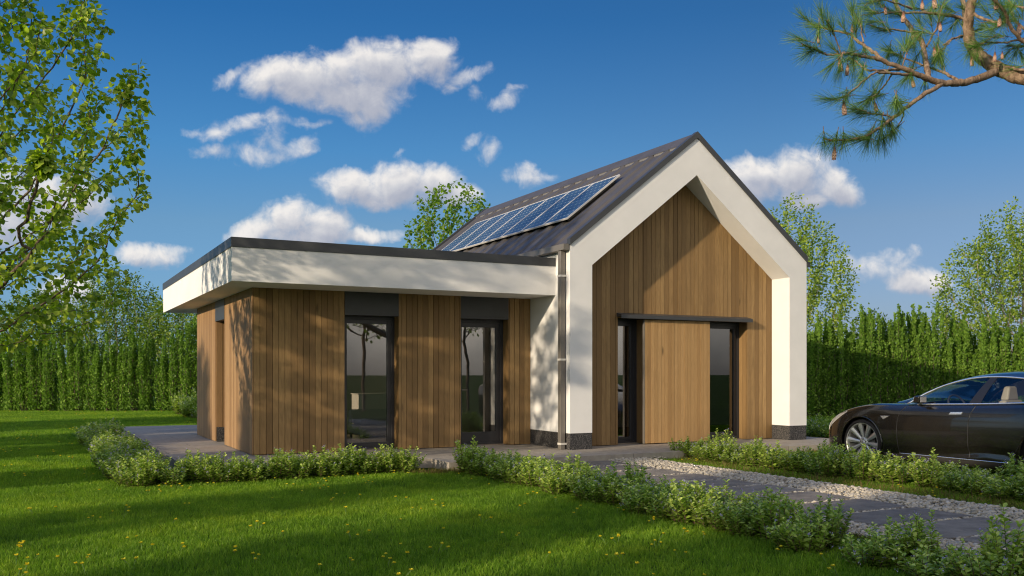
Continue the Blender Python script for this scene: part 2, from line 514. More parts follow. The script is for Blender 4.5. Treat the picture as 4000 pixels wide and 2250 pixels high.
CLOUDS = [  # x, y in survey px, radii, rotation deg (counter-clockwise), strength
 (1120,305,155,70,8,1),(1300,290,190,80,10,1),(1470,255,170,85,5,1),(1675,238,105,72,10,1),(1390,360,180,80,-5,1),(1435,425,85,70,0,.9),(1200,355,200,55,-8,.9),
 (910,290,80,24,32,.62),(870,318,40,26,0,.6),(1800,310,70,26,20,.6),(1890,272,45,20,20,.62),(1860,365,34,26,-40,.58),(1975,388,66,28,10,.62),(2020,352,34,18,-10,.55),
 (860,508,90,34,15,.72),(760,515,50,20,-10,.66),(1000,478,120,30,12,.66),(1190,474,90,17,-3,.6),(830,598,70,26,-5,.62),(990,612,110,34,-8,.68),(1175,566,70,36,25,.75),(1060,540,60,60,0,.5),
 (1390,725,130,62,5,1),(1560,725,150,72,0,1),(1680,705,120,60,-5,1),(1500,768,200,45,-4,.95),(1790,752,85,52,-12,.95),
 (1130,868,130,74,0,1),(1000,905,115,46,18,1),(1275,880,85,66,0,1),(1150,920,200,45,0,.95),(1430,925,115,26,3,.8),
 (1910,592,46,34,40,.6),(1845,560,50,20,30,.5),(2060,690,80,34,0,.68),(2050,665,40,30,0,.62),(1555,606,34,14,20,.5),
 (3110,690,125,92,0,1),(2950,700,150,75,0,1),(3260,735,105,60,-15,1),(3150,780,80,42,0,.9),(2850,740,120,60,0,1),
 (3440,1040,150,46,0,.74),(3500,1010,70,34,0,.7),(3592,1098,98,48,-5,.92),(3560,985,44,20,0,.55),
 (575,1000,110,42,0,.85),(650,980,60,22,5,.7),(275,1140,110,55,0,.85),(210,790,190,100,0,.95),(60,880,160,80,0,.9),(-200,700,260,100,0,.9),
 (4300,900,260,90,0,.9),(4700,500,300,100,10,.9),(5400,1050,500,80,0,.8),(-900,950,420,90,0,.9),(-700,300,300,90,0,.8),(2300,-400,380,110,0,.8),(700,-500,300,90,0,.7),
]
g = bpy.data.node_groups.new('cloud_field', 'ShaderNodeTree')
g.interface.new_socket('P', in_out='INPUT', socket_type='NodeSocketVector')
g.interface.new_socket('D', in_out='OUTPUT', socket_type='NodeSocketFloat')
g.interface.new_socket('Low', in_out='OUTPUT', socket_type='NodeSocketFloat')
gt = NT(g)
gi = gt.n('NodeGroupInput'); go = gt.n('NodeGroupOutput')
Pw = gi.outputs[0]
warp = gt.noise(Pw, 0.55, 4, 0.6, 0, '2D', 'Color')
Pd = gt.vmath('ADD', Pw, gt.vmath('SCALE', gt.vmath('SUBTRACT', warp, (0.5, 0.5, 0.5))))
gt.t.nodes[-1]
for nd in g.nodes:
    if nd.type == 'VECT_MATH' and nd.operation == 'SCALE': nd.inputs['Scale'].default_value = 0.9
cur = None
low = None
for (x, y, rx, ry, rot, s) in CLOUDS:
    if s < .76: s -= .16
    mp = gt.n('ShaderNodeMapping', vector_type='TEXTURE')
    if cur is None: gt.set(mp.inputs['Vector'], Pd)
    else:  # a vanishing offset that makes the clouds evaluate one after the other
        ma = gt.n('ShaderNodeVectorMath', operation='MULTIPLY_ADD')
        gt.set(ma.inputs[0], cur); gt.set(ma.inputs[1], (1e-7, 1e-7, 0)); gt.set(ma.inputs[2], Pd)
        gt.set(mp.inputs['Vector'], ma.outputs[0])
    mp.inputs['Location'].default_value = ((x - 2000) / 100, (HY - y) / 100, 0)
    mp.inputs['Rotation'].default_value = (0, 0, R_(rot))
    mp.inputs['Scale'].default_value = (rx * 1.4 / 100, ry * 1.45 / 100, 1)
    r2 = gt.vmath('DOT_PRODUCT', mp.outputs[0], mp.outputs[0])
    f = gt.math('MULTIPLY', gt.math('SUBTRACT', 1.0, r2), s)
    f = gt.math('MAXIMUM', f, -0.9)
    cur = f if cur is None else gt.math('SMOOTH_MAX', cur, f, 0.25)
n1 = gt.noise(Pw, 1.0, 9, 0.57, 0.3, '2D')
n2 = gt.noise(Pw, 4.0, 6, 0.65, 0.2, '2D')
fld = gt.math('ADD', cur, gt.math('MULTIPLY', gt.math('SUBTRACT', n1, 0.5), 1.15))
fld = gt.math('ADD', fld, gt.math('MULTIPLY', gt.math('SUBTRACT', n2, 0.5), 0.2))
gt.set(go.inputs['D'], fld); gt.set(go.inputs['Low'], cur)


def field(vec):
    nd = t.n('ShaderNodeGroup'); nd.node_tree = g
    t.set(nd.inputs[0], vec)
    return nd.outputs[0], nd.outputs[1]


f0, c0 = field(P0.outputs[0])
f1, c1 = field(t.vmath('ADD', P0.outputs[0], (-0.16, 0.3, 0)))
dens = t.maprange(f0, 0.0, 0.95, 0, 1, 'SMOOTHSTEP')
front = t.math('GREATER_THAN', fwd, 0.05)
dens = t.math('MULTIPLY', t.math('MULTIPLY', dens, front), 0.96)
# relief: brighter where the field falls off towards the light
rel = t.math('SUBTRACT', f0, f1)
f2, c2 = field(t.vmath('ADD', P0.outputs[0], (-0.25, 0.75, 0)))
thick = t.maprange(c2, 0.0, 0.95, 0.0, 1.0)
sh = t.math('SUBTRACT', t.math('ADD', 0.84, t.math('MULTIPLY', rel, 0.36)), t.math('MULTIPLY', thick, 0.46), clamp=True)
ccol = t.ramp(sh, [(0.0, (0.34, 0.37, 0.46)), (0.4, (0.46, 0.48, 0.56)), (0.7, (0.66, 0.66, 0.69)), (1.0, (0.92, 0.88, 0.84))])
SKYK = 0.085
# grade: deeper blue overhead, paler towards the skyline
skyc = sky.outputs[0]
grade = t.ramp(t.maprange(sep.outputs[2], 0.0, 0.5), [(0.0, (.7, .74, 1.16)), (.09, (.72, .77, 1.14)), (.31, (.85, .86, 1.0)), (.46, (.58, .88, 1.12)), (.71, (.30, .71, 1.05)), (1.0, (.24, .62, 1.0))])
skyc = t.mix(1.0, skyc, grade, blend='MULTIPLY')
az = t.ramp(t.maprange(rgt, -0.5, 0.25), [(0.0, (1.12, 1.5, 1.62)), (0.25, (1.08, 1.42, 1.5)), (0.8, (1, 1.1, 1.12)), (1.0, (1, 1, 1))])
skyc = t.mix(1.0, skyc, az, blend='MULTIPLY')
ccs = t.vmath('SCALE', ccol)
for nd in W.node_tree.nodes:
    if nd.type == 'VECT_MATH' and nd.operation == 'SCALE': nd.inputs['Scale'].default_value = 1.0 / SKYK
full = t.mix(dens, skyc, ccs)
# added fill light: sky brightened overhead and whitened in patches behind the viewer
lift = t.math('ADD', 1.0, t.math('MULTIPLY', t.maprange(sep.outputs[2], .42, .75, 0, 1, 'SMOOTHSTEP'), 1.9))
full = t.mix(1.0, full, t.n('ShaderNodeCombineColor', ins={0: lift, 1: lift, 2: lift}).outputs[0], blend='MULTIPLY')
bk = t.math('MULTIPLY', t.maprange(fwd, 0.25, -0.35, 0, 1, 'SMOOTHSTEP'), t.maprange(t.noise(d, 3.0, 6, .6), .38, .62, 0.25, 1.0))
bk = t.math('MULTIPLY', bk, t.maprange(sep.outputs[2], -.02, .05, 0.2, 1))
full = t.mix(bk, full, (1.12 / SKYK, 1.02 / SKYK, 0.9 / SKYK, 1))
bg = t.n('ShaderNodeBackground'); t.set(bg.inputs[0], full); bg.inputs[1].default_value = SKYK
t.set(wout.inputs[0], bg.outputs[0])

SC.view_settings.view_transform = 'Standard'
try: SC.view_settings.look = 'None'
except Exception: pass
SC.view_settings.exposure = 0; SC.view_settings.gamma = 1
SC.render.engine = 'CYCLES'
cy = SC.cycles
cy.use_denoising = True
cy.use_adaptive_sampling = True; cy.adaptive_threshold = 0.02
cy.max_bounces = 8; cy.diffuse_bounces = 3; cy.glossy_bounces = 4; cy.transmission_bounces = 6; cy.transparent_max_bounces = 12
cy.sample_clamp_indirect = 6
cy.pixel_filter_type = 'BLACKMAN_HARRIS'; cy.filter_width = 1.15
cy.caustics_reflective = False; cy.caustics_refractive = False
# ------------------------------------------------------------------ the house
HW, LEG, DR, ZI, ZIA, ZE, ZA, HL = 5.82, 0.478, 0.515, 3.40, 5.30, 3.745, 6.03, 9.64
SL = (ZA - ZE) / (HW / 2)
rng = np.random.default_rng(3)
house = empty('house')
tag(house, 'single storey garden house with timber cladding, white gable portal and flat roofed wing', 'house')


def boards_x(mb, x0, x1, y, z0, z1, pitch=0.12, th=0.022, gap=0.0075, slope=None, phase=0.0):
    """vertical boards on a wall facing -Y between x0 and x1; z1 may be a function of x"""
    n0 = math.floor((x0 - phase) / pitch); k = n0
    while phase + k * pitch < x1 - 1e-4:
        a, b = max(x0, phase + k * pitch), min(x1, phase + (k + 1) * pitch)
        rr = random.Random(k * 7 + int(y * 100)).random()
        k += 1
        if b - a < 0.012: continue
        mb.lv = 0.08 + 0.84 * rr
        g = gap / 2
        j = 0.003 * math.sin(k * 12.9898 * 3)
        za = z1(a + g) if callable(z1) else z1
        zb = z1(b - g) if callable(z1) else z1
        w = y + j
        mb.hexa([(a + g, w, z0), (b - g, w, z0), (b - g, y + th, z0), (a + g, y + th, z0), (a + g, w, za), (b - g, w, zb), (b - g, y + th, zb), (a + g, y + th, za)])


def boards_y(mb, y0, y1, x, z0, z1, pitch=0.12, th=0.022, gap=0.009, sgn=-1, phase=0.0):
    """vertical boards on a wall facing sgn*X"""
    k = math.floor((y0 - phase) / pitch)
    while phase + k * pitch < y1 - 1e-4:
        a, b = max(y0, phase + k * pitch), min(y1, phase + (k + 1) * pitch)
        rr = random.Random(k * 13 + int(x * 100)).random()
        k += 1
        if b - a < 0.012: continue
        mb.lv = 0.08 + 0.84 * rr
        g = gap / 2; j = 0.003 * math.sin(k * 37.7)
        mb.box(min(x + j, x - sgn * th), max(x + j, x - sgn * th), a + g, b - g, z0, z1)


def window(x0, x1, y, z0, z1, parent, name='window', fw=0.06, sw=0.075, bot=None, handle=None, wall='y'):
    """fixed outer frame, sash frame and pane facing -Y (or -X if wall='x')"""
    bot = bot or sw
    def B(m, a, b, c, d_, e_, f_):
        if wall == 'y': m.box(a, b, c, d_, e_, f_)
        else: m.box(c, d_, a, b, e_, f_)
    m = MB()
    def ring(m, a, b, lo, hi, w, wb, d0, d1):
        B(m, a, a + w, d0, d1, lo, hi); B(m, b - w, b, d0, d1, lo, hi)
        B(m, a + w, b - w, d0, d1, lo, lo + wb); B(m, a + w, b - w, d0, d1, hi - w, hi)
    ring(m, x0, x1, z0, z1, fw, 0.05, y, y + 0.09)
    w = m.build(name, M['frame'], parent, bevel=0.003)
    m = MB()
    ring(m, x0 + fw, x1 - fw, z0 + .05, z1 - fw, sw, bot, y + 0.018, y + 0.08)
    m.build('sash', M['frame'], w, bevel=0.004)
    m = MB()
    q = 0.046
    B(m, x0 + fw + sw - .01, x1 - fw - sw + .01, y + q, y + q + .004, z0 + .05 + bot - .01, z1 - fw - sw + .01)
    m.build('pane', M['glass'], w)
    if handle:
        hx, hz = handle
        m = MB(); m.box(hx - .018, hx + .018, y + .004, y + .018, hz - .1, hz + .1)
        m.tube([(hx, y + .015, hz + .04), (hx, y - .045, hz + .04), (hx + .02, y - .05, hz + .04), (hx + .14, y - .05, hz + .04)], .009, 8)
        m.build('handle', M['pipe'], w, smooth=True)
    return w


# white portal (front) and long white side walls
mb = MB()
mb.prism([(0, .3), (0, ZE), (HW / 2, ZA), (HW / 2, ZIA), (LEG, ZI), (LEG, .3)], 'y', 0.0, 0.64)
mb.prism([(HW, .3), (HW, ZE), (HW / 2, ZA), (HW / 2, ZIA), (HW - LEG, ZI), (HW - LEG, .3)], 'y', 0.0, 0.64)
mb.build('gable_portal', M['white'], house)
mb = MB()
mb.box(0.0, 0.25, 0.64, HL, 0.3, ZE); mb.box(HW - 0.25, HW, 0.64, HL, 0.3, ZE)
mb.prism([(0.25, .3), (0.25, ZE + .25 * SL - .0), (HW / 2, ZA), (HW - .25, ZE + .25 * SL), (HW - .25, .3)], 'y', HL - 0.3, HL)
mb.build('rendered_wall', M['white'], house)
mb = MB()
e = 0.004
for a, b in ((e, LEG - e), (HW - LEG + e, HW - e)):
    mb.box(a, b, e, 0.64, 0, 0.3)
mb.box(e, 0.25, 0.64, HL - e, 0, 0.3); mb.box(HW - .25, HW - e, 0.64, HL - e, 0, 0.3); mb.box(.25, HW - .25, HL - .3, HL - e, 0, .3)
mb.build('plinth', M['plinth'], house)

# timber wall inside the portal: openings A (window) and B (door leaf side)
OA, OB, OZ = (1.394, 2.0), (3.40, 4.64), 2.47


def zin(x):
    return ZI + (ZIA - ZI) * (1 - abs(x - HW / 2) / (HW / 2 - LEG)) - 0.001


mb = MB()
P = 0.107
for a, b, z0 in ((LEG, OA[0], 0.012), (OA[1], OB[0], 0.012), (OB[1], HW - LEG, 0.012), (OA[0], OA[1], OZ), (OB[0], OB[1], OZ)):
    boards_x(mb, a, b, DR, z0, zin, P, phase=LEG)
# reveals lined with boards
for xx, sg in ((OA[1], -1), (OB[1], -1)):
    boards_y(mb, DR + 0.024, DR + 0.25, xx, 0.012, OZ, 0.113, 0.02, 0.005, -1, DR + 0.024)
mb.build('gable_timber_wall', M['wood'], house)
mb = MB()
y0, y1 = DR + 0.024, DR + 0.2
for a, b, z0, z1 in ((LEG, OA[0] - .02, 0.02, 3.4), (OA[1] + .02, OB[0] - .02, 0.02, 3.4), (OB[1] + .02, HW - LEG, 0.02, 3.4), (OA[0] - .02, OA[1] + .02, OZ, 3.4), (OB[0] - .02, OB[1] + .02, OZ, 3.4)):
    mb.box(a, b, y0, y1, z0, z1)
mb.prism([(LEG + .001, 3.4), (HW / 2, ZIA - .001), (HW - LEG - .001, 3.4)], 'y', y0, y1)
mb.build('wall_backing', M['gap'], house)

# sliding shutter of lighter boards and its rail
SX0, SX1, SY = 1.955, 3.585, 0.425
mb = MB()
boards_x(mb, SX0 + 0.008, SX1, SY, 0.02, 2.452, 0.0815, 0.03, 0.004, phase=SX0)
sh = mb.build('sliding_shutter', M['wood_light'], house)
tag(sh, 'pale timber sliding shutter between the two gable windows')
mb = MB(); mb.box(SX0, SX1, SY + 0.031, SY + 0.06, 0.015, 2.455); mb.box(SX0, SX0 + .007, SY - .002, SY + 0.031, 0.015, 2.455)
mb.build('shutter_frame', M['pipe'], sh)
mb = MB()
mb.prism([(DR - 0.001, 2.575), (DR - 0.17, 2.53), (DR - 0.17, 2.46), (DR - 0.155, 2.46), (DR - 0.155, 2.50), (DR - 0.001, 2.50)], 'x', 1.36, 4.655)
cn = mb.build('shutter_rail', M['anthracite'], house, bevel=0.003)


w1 = window(OA[0] - .10, OA[1] + 0.0, DR + 0.235, 0.012, OZ, house)
w2 = window(OB[0] - .3, OB[1] + 0.0, DR + 0.235, 0.012, OZ, house, 'glazed_door', bot=0.1)

# flat roofed wing
EX, EY, EYB = -5.385, 1.50, 7.44
FX, FY, FYB, ZF, ZT, ZC = -5.904, 0.523, 9.17, 2.86, 3.40, 3.557
mb = MB(); mb.box(FX, -0.002, FY, FYB, ZF, ZT); fa = mb.build('flat_roof_fascia', M['white'], house)
mb = MB()
p = 0.014
mb.box(FX - p, -0.003, FY - p, FY + .3, ZT, ZC); mb.box(FX - p, FX + .3, FY + .3, FYB + p, ZT, ZC); mb.box(FX + .3, -.003, FYB - .3, FYB + p, ZT, ZC)
mb.box(FX + .3, -.003, FY + .3, FYB - .3, ZT, ZT + .06)
mb.build('roof_edge_trim', M['trim'], house, bevel=0.004)
O1, O2, OZE = (-3.767, -2.748), (-1.504, -0.491), 2.44
mb = MB()
PE = 0.1065
for a, b in ((EX + .022, O1[0]), (O1[1], O2[0]), (O2[1], -0.001)):
    boards_x(mb, a, b, EY, 0.012, ZF - .001, PE, phase=EX + .022 - 0.0)
for o in (O1, O2):
    boards_y(mb, EY + 0.024, EY + 0.235, o[1], 0.012, OZE, 0.105, 0.02, 0.005, -1, EY + 0.024)
mb.build('wing_front_boards', M['wood'], house)
mb = MB()
for a_, b_, z_ in ((EX + .022, -5.1, .012), (-2.3, -.003, .012), (-5.1, -2.3, 2.4)):
    boards_x(mb, a_, b_, EYB - .024, z_, ZF - .001, 0.128, phase=EX + .022)
mb.build('wing_rear_boards', M['wood'], house)
window(-5.1, -2.3, EYB - .14, 0.02, 2.4, house, 'daylight_fill_window')  # unseen rear opening, added so that daylight brightens the wing's room
NI = (4.07, 5.06)
mb = MB()
for a, b in ((EY - .0, NI[0]), (NI[1], EYB)):
    boards_y(mb, a, b, EX, 0.012, ZF - .001, 0.107, 0.021, 0.006, -1, EY)
for k in range(4):
    mb.lv = random.random(); mb.box(EX + .02 + k * .12, EX + .134 + k * .12, NI[1] - 0.002 - .02, NI[1] - 0.002, 0.3, 2.45)
    mb.box(EX + .02 + k * .12, EX + .134 + k * .12, NI[0] + 0.002, NI[0] + 0.02, 0.01, 2.45)
mb.build('wing_side_boards', M['wood_side'], house)
mb = MB()
ya, yb = EY + .023, EY + .2
for a, b, z0 in ((EX + .022, O1[0] - .02, 0.02), (O1[1] + .02, O2[0] - .02, 0.02), (O2[1] + .02, -0.02, 0.02)):
    mb.box(a, b, ya, yb, z0, ZF - .002)
mb.box(EX + .022, EX + .2, yb, NI[0], .02, ZF - .002); mb.box(EX + .022, EX + .2, NI[1], EYB, .02, ZF - .002)
for a_, b_, z_ in ((EX + .2, -5.1, .02), (-2.3, -.02, .02), (-5.1, -2.3, 2.4)):
    mb.box(a_, b_, EYB - .2, EYB - .03, z_, ZF - .002)
mb.build('wing_wall_backing', M['gap'], house)
mb = MB()
mb.box(EX + .024, EX + .5, NI[1] - .018, NI[1] - .002, 0.0, 0.3)
mb.build('niche_plinth', M['plinth'], house)
for o in (O1, O2):
    mb = MB(); mb.box(o[0] + .002, o[1] - .002, EY - .006, EY + .235, OZE, ZF - .002); mb.build('lintel_panel', M['anthracite'], house)
mb = MB(); mb.box(EX - .006, EX + .3, NI[0] + .001, NI[1] - .001, 2.455, ZF - .002)
mb.build('lintel_panel', M['anthracite'], house)
we = window(O1[0] - .02, O1[1], EY + .225, 0.012, OZE + .0, house)
wd = window(O2[0] - .02, O2[1], EY + .225, 0.012, OZE + .0, house, 'glazed_door', bot=0.2, sw=0.09, handle=(O2[0] + .075, 1.04))
tag(wd, 'narrow glazed door with lever handle in the wing')
wn = window(NI[0], NI[1], EX + .46, 0.02, 2.45, house, wall='x')

# gutters and downpipe
mb = MB()
mb.box(-0.144, -0.022, -0.005, HL, ZE - .10, ZE + .012)
g1 = mb.build('gutter', M['pipe'], house, bevel=0.004)
mb = MB(); mb.box(HW + 0.02, HW + .11, 0.0, HL, ZE - .10, ZE + .01); mb.build('gutter', M['trim'], house, bevel=0.004)
mb = MB(); mb.box(-.122, -.026, .125, .228, 0.0, ZE - .1)
dp = mb.build('downpipe', M['pipe'], house, bevel=0.006)
for z in (3.185, 1.65, .105):
    mb = MB(); mb.box(-.13, -.0, .115, .124, z - .018, z + .018); mb.box(-.13, -.123, .124, .23, z - .018, z + .018)
    mb.build('bracket', M['clip'], dp)

# ribbed metal roof, ridge flashing and rake trims
roof = None
mb = MB()
NX = HW / 2
def zr(x): return ZE + SL * (x if x < NX else HW - x)
T0, T1 = 0.052, 0.095   # pan and rib heights above the wall line
for side in (0, 1):
    def X(x): return x if side == 0 else HW - x
    x0, x1 = -0.05, NX
    # pan sheet
    mb.hexa([(X(x0), 0.08, zr(0) - SL * .05 + .0), (X(x1), .08, zr(NX)), (X(x1), HL - .08, zr(NX)), (X(x0), HL - .08, zr(0) - SL * .05),
             (X(x0), 0.08, zr(0) - SL * .05 + T0), (X(x1), .08, zr(NX) + T0), (X(x1), HL - .08, zr(NX) + T0), (X(x0), HL - .08, zr(0) - SL * .05 + T0)])
    for k in range(-3, 15):
        ya = 2.01 + .5165 * k
        yb_ = ya + .15
        if ya < .1 or yb_ > HL - .1: continue
        s_ = .022
        za_, zb_ = zr(0) - SL * .05 + T0 - .001, zr(NX) + T0 - .001
        h = T1 - T0
        mb.hexa([(X(x0), ya - s_, za_), (X(x1 - .02), ya - s_, zb_ - SL * .02), (X(x1 - .02), yb_ + s_, zb_ - SL * .02), (X(x0), yb_ + s_, za_),
                 (X(x0), ya + s_, za_ + h), (X(x1 - .02), ya + s_, zb_ + h - SL * .02), (X(x1 - .02), yb_ - s_, zb_ + h - SL * .02), (X(x0), yb_ - s_, za_ + h)])
roof = mb.build('metal_roof', M['roofing'], house)
mb = MB()
c0_ = T1 + .001
mb.hexa([(NX - .34, .08, zr(NX - .34) + c0_), (NX, .08, ZA + c0_), (NX, HL - .08, ZA + c0_), (NX - .34, HL - .08, zr(NX - .34) + c0_),
         (NX - .34, .08, zr(NX - .34) + c0_ + .008), (NX, .08, ZA + c0_ + .008), (NX, HL - .08, ZA + c0_ + .008), (NX - .34, HL - .08, zr(NX - .34) + c0_ + .008)])
mb.hexa([(NX + .34, .08, zr(NX - .34) + c0_), (NX, .08, ZA + c0_), (NX, HL - .08, ZA + c0_), (NX + .34, HL - .08, zr(NX - .34) + c0_),
         (NX + .34, .08, zr(NX - .34) + c0_ + .008), (NX, .08, ZA + c0_ + .008), (NX, HL - .08, ZA + c0_ + .008), (NX + .34, HL - .08, zr(NX - .34) + c0_ + .008)])
mb.build('ridge_flashing', M['roofing'], roof)
RCM = simple('ridge_closure_metal', (0.2, 0.185, 0.165), 0.5, 0.2)
for k in range(-3, 16):
    mb = MB(); yb_ = 2.01 + .5165 * k - .024; ya = yb_ - .5165 + .15 + .048
    ya = max(ya, .12); yb_ = min(yb_, HL - .12)
    if yb_ - ya < .05: continue
    x = NX - .335
    mb.box(x, x + .012, ya, yb_, zr(x) + T0 - .001, zr(x) + T1 + .0)
    mb.build('ridge_closure', RCM, roof)
for (ya, yb_) in ((-.03, .085), (HL - .085, HL + .03)):
    for side in (0, 1):
        mb = MB()
        def X(x): return x if side == 0 else HW - x
        x0, x1 = -.012, NX
        zb0 = ZE - .012 * SL
        mb.hexa([(X(x0), ya, zb0 - .0), (X(x1), ya, ZA), (X(x1), yb_, ZA), (X(x0), yb_, zb0),
                 (X(x0), ya, zb0 + .125), (X(x1), ya, ZA + .125), (X(x1), yb_, ZA + .125), (X(x0), yb_, zb0 + .125)])
        mb.build('rake_trim', M['trim'], roof)

# rooms behind the glass
mb = MB()
mb.box(.25, HW - .25, DR + .2, HL - .3, .0, .02); mb.box(EX + .2, -0.02, EY + .2, EYB - .2, .0, .02)
mb.build('room_floor', M['floorwood'], house)
mb = MB()
mb.box(.25, .262, DR + .33, HL - .3, .02, 2.7); mb.box(HW - .262, HW - .25, DR + .33, HL - .3, .02, 2.7); mb.box(.262, HW - .262, 5.2, 5.3, .02, 2.7)
mb.box(.25, HW - .25, DR + .201, HL - .3, 2.7, 2.72)
mb.box(EX + .2, -.02, EY + .2, EYB - .2, 2.75, 2.77); mb.box(-.032, -.02, EY + .33, EYB - .2, .02, 2.75); mb.box(EX + .2, -5.1, EYB - .212, EYB - .2, .02, 2.75); mb.box(-2.3, -.032, EYB - .212, EYB - .2, .02, 2.75); mb.box(-5.1, -2.3, EYB - .212, EYB - .2, 2.4, 2.75)
mb.build('room_wall', M['interior'], house)

# furniture seen through the first window
cab = empty('cabinet', (-2.0, 5.2, 0.02))
tag(cab, 'cream lacquered cabinet standing behind the left wing window', 'cabinet')
mb = MB(); mb.box(-.34, .45, -.4, .4, .06, .91); mb.build('carcass', M['cabinet'], cab, bevel=0.004)
mb = MB(); mb.box(-.3, .41, -.36, .36, 0, .06); mb.build('base', M['frame'], cab)
mb = MB(); mb.box(-.36, .47, -.42, .42, .912, .93); mb.build('top', M['cabinet'], cab, bevel=0.003)
sofa = empty('sofa', (-2.35, 3.95, 0.02))
tag(sofa, 'low grey sofa in front of the cream cabinet indoors', 'sofa')
mb = MB(); mb.box(-.45, 1.5, -.35, .45, .12, .32); mb.build('seat', M['sofa'], sofa, bevel=0.03)
mb = MB(); mb.box(-.45, 1.5, .25, .45, .33, .62); mb.build('backrest', M['sofa'], sofa, bevel=0.04)
mb = MB(); mb.box(-.42, .5, -.33, .24, .33, .42); mb.box(.52, 1.48, -.33, .24, .33, .42); mb.build('cushion', M['sofa'], sofa, bevel=0.03)
for (x, y) in ((-.4, -.3), (1.45, -.3), (-.4, .4), (1.45, .4)):
    mb = MB(); mb.box(x - .02, x + .02, y - .02, y + .02, 0, .12); mb.build('leg', M['clip'], sofa)

# solar panels
nvec = Vector((-SL, 0, 1)).normalized(); svec = Vector((1, 0, SL)).normalized()
cosr = svec.x
for k in range(7):
    ya = 1.265 + k * 0.985
    p = empty('solar_panel')
    p.location = (0.70, ya, ZE + SL * .70 + .15)
    # local x along +Y of the house, local y up the slope
    Mx = Matrix(((0, svec.x, -nvec.x), (1, 0, 0), (0, svec.z, -nvec.z))).to_4x4()
    p.rotation_euler = Mx.to_euler()
    names = ['nearest the front gable', 'second from the front gable', 'third from the front gable', 'in the middle of the row', 'third from the far end', 'second from the far end', 'at the far end, partly hidden by the flat roof']
    tag(p, 'blue solar panel with white frame, ' + names[k], 'solar panel', 'solar panels on the metal roof')
    L = 1.605; w = .97
    zt = -.035  # local -z is outwards here
    mb = MB()
    mb.box(0, w, 0, .022, zt, 0); mb.box(0, w, L - .022, L, zt, 0); mb.box(0, .022, .022, L - .022, zt, 0); mb.box(w - .022, w, .022, L - .022, zt, 0)
    mb.build('panel_frame', M['panelframe'], p)
    mb = MB(); mb.box(.022, .022 + .93, .022, .022 + 1.56, zt + .006, -.004)
    c = mb.build('cells', M['cells'], p)
    # shift so that the cell pattern starts at the frame
    for v_ in c.data.vertices: v_.co.x -= .022; v_.co.y -= .022
    c.location = (.022, .022, 0)
    for xr in (.15, w - .19):
        mb = MB(); mb.box(xr, xr + .04, .1, L - .1, .0, .07); mb.build('mounting_rail', M['pipe'], p)
# ------------------------------------------------------------------ ground, terrace, path
GZ = -0.15
mb = MB(); mb.add([(-600, -600, GZ), (600, -600, GZ), (600, 900, GZ), (-600, 900, GZ)], [(0, 1, 2, 3)])
tag(mb.build('lawn_ground', M['soil']), kind='structure')
mb = MB()
mb.prism([(-6.66, -.45), (-2.9, -.45), (-2.9, -1.15), (6.5, -1.15), (6.5, 11.7), (-6.66, 11.7)], 'z', GZ + .004, 0.0)
tag(mb.build('terrace', M['paving'], bevel=0.004), kind='structure')
# ------------------------------------------------------------------ foliage templates
LEAF = ([(0, 0, 0), (.34, .28, .05), (.44, .58, .03), (.2, .88, -.02), (0, 1.05, -.06), (-.2, .88, -.02), (-.44, .58, .03), (-.34, .28, .05), (0, .5, -.05)],
        [(8, 0, 1), (8, 1, 2), (8, 2, 3), (8, 3, 4), (8, 4, 5), (8, 5, 6), (8, 6, 7), (8, 7, 0)])
OVAL = ([(0, 0, 0), (.26, .35, .07), (.28, .72, .03), (0, 1.0, -.1), (-.28, .72, .03), (-.26, .35, .07), (0, .5, -.04)],
        [(6, 0, 1), (6, 1, 2), (6, 2, 3), (6, 3, 4), (6, 4, 5), (6, 5, 0)])
DIAM = ([(0, 0, 0), (.36, .5, .04), (0, 1, 0), (-.36, .5, .04)], [(0, 1, 2, 3)])


def colonize(rng, attract, trunk, step=0.12, kill=0.22, infl=1.2, trop=(0, 0, 0.12), iters=220, maxn=4000):
    """space colonisation: returns node positions and parent indices"""
    P = [np.array(p, float) for p in trunk]
    par = [-1] + list(range(len(trunk) - 1))
    A = np.asarray(attract, float)
    best = np.full(len(A), 1e9); bi = np.zeros(len(A), int)

    def upd(start):
        nonlocal best, bi
        if len(A) == 0: return
        N = np.array(P[start:])
        for c in range(0, len(N), 200):
            D = np.linalg.norm(A[:, None] - N[None, c:c + 200], axis=2)
            j = D.argmin(1); dd = D[np.arange(len(A)), j]
            m = dd < best
            best[m] = dd[m]; bi[m] = start + c + j[m]
    upd(0)
    trop = np.array(trop)
    for it in range(iters):
        act = best < infl
        if it == 0 and not act.any(): act = best < 1e8
        if not act.any() or len(P) > maxn: break
        idx = bi[act]
        dirs = unit(A[act] - np.array(P)[idx])
        acc = np.zeros((len(P), 3)); np.add.at(acc, idx, dirs)
        gi = np.unique(idx)
        s0 = len(P)
        for i in gi:
            d = acc[i]; n = np.linalg.norm(d)
            if n < 1e-6: d = rng.normal(size=3)
            d = d / max(n, 1e-6) + trop + rng.normal(size=3) * 0.12
            d /= np.linalg.norm(d)
            P.append(P[i] + d * step); par.append(int(i))
        upd(s0)
        keep = best > kill
        A = A[keep]; best = best[keep]; bi = bi[keep]
    return np.array(P), np.array(par)


def branch_radii(par, tip=0.004, e=2.2, seg=0.0):
    n = len(par); r = np.zeros(n)
    for i in range(n - 1, -1, -1):
        r[i] = tip if r[i] == 0 else r[i] ** (1 / e)
        if par[i] >= 0: r[par[i]] += r[i] ** e
    return r


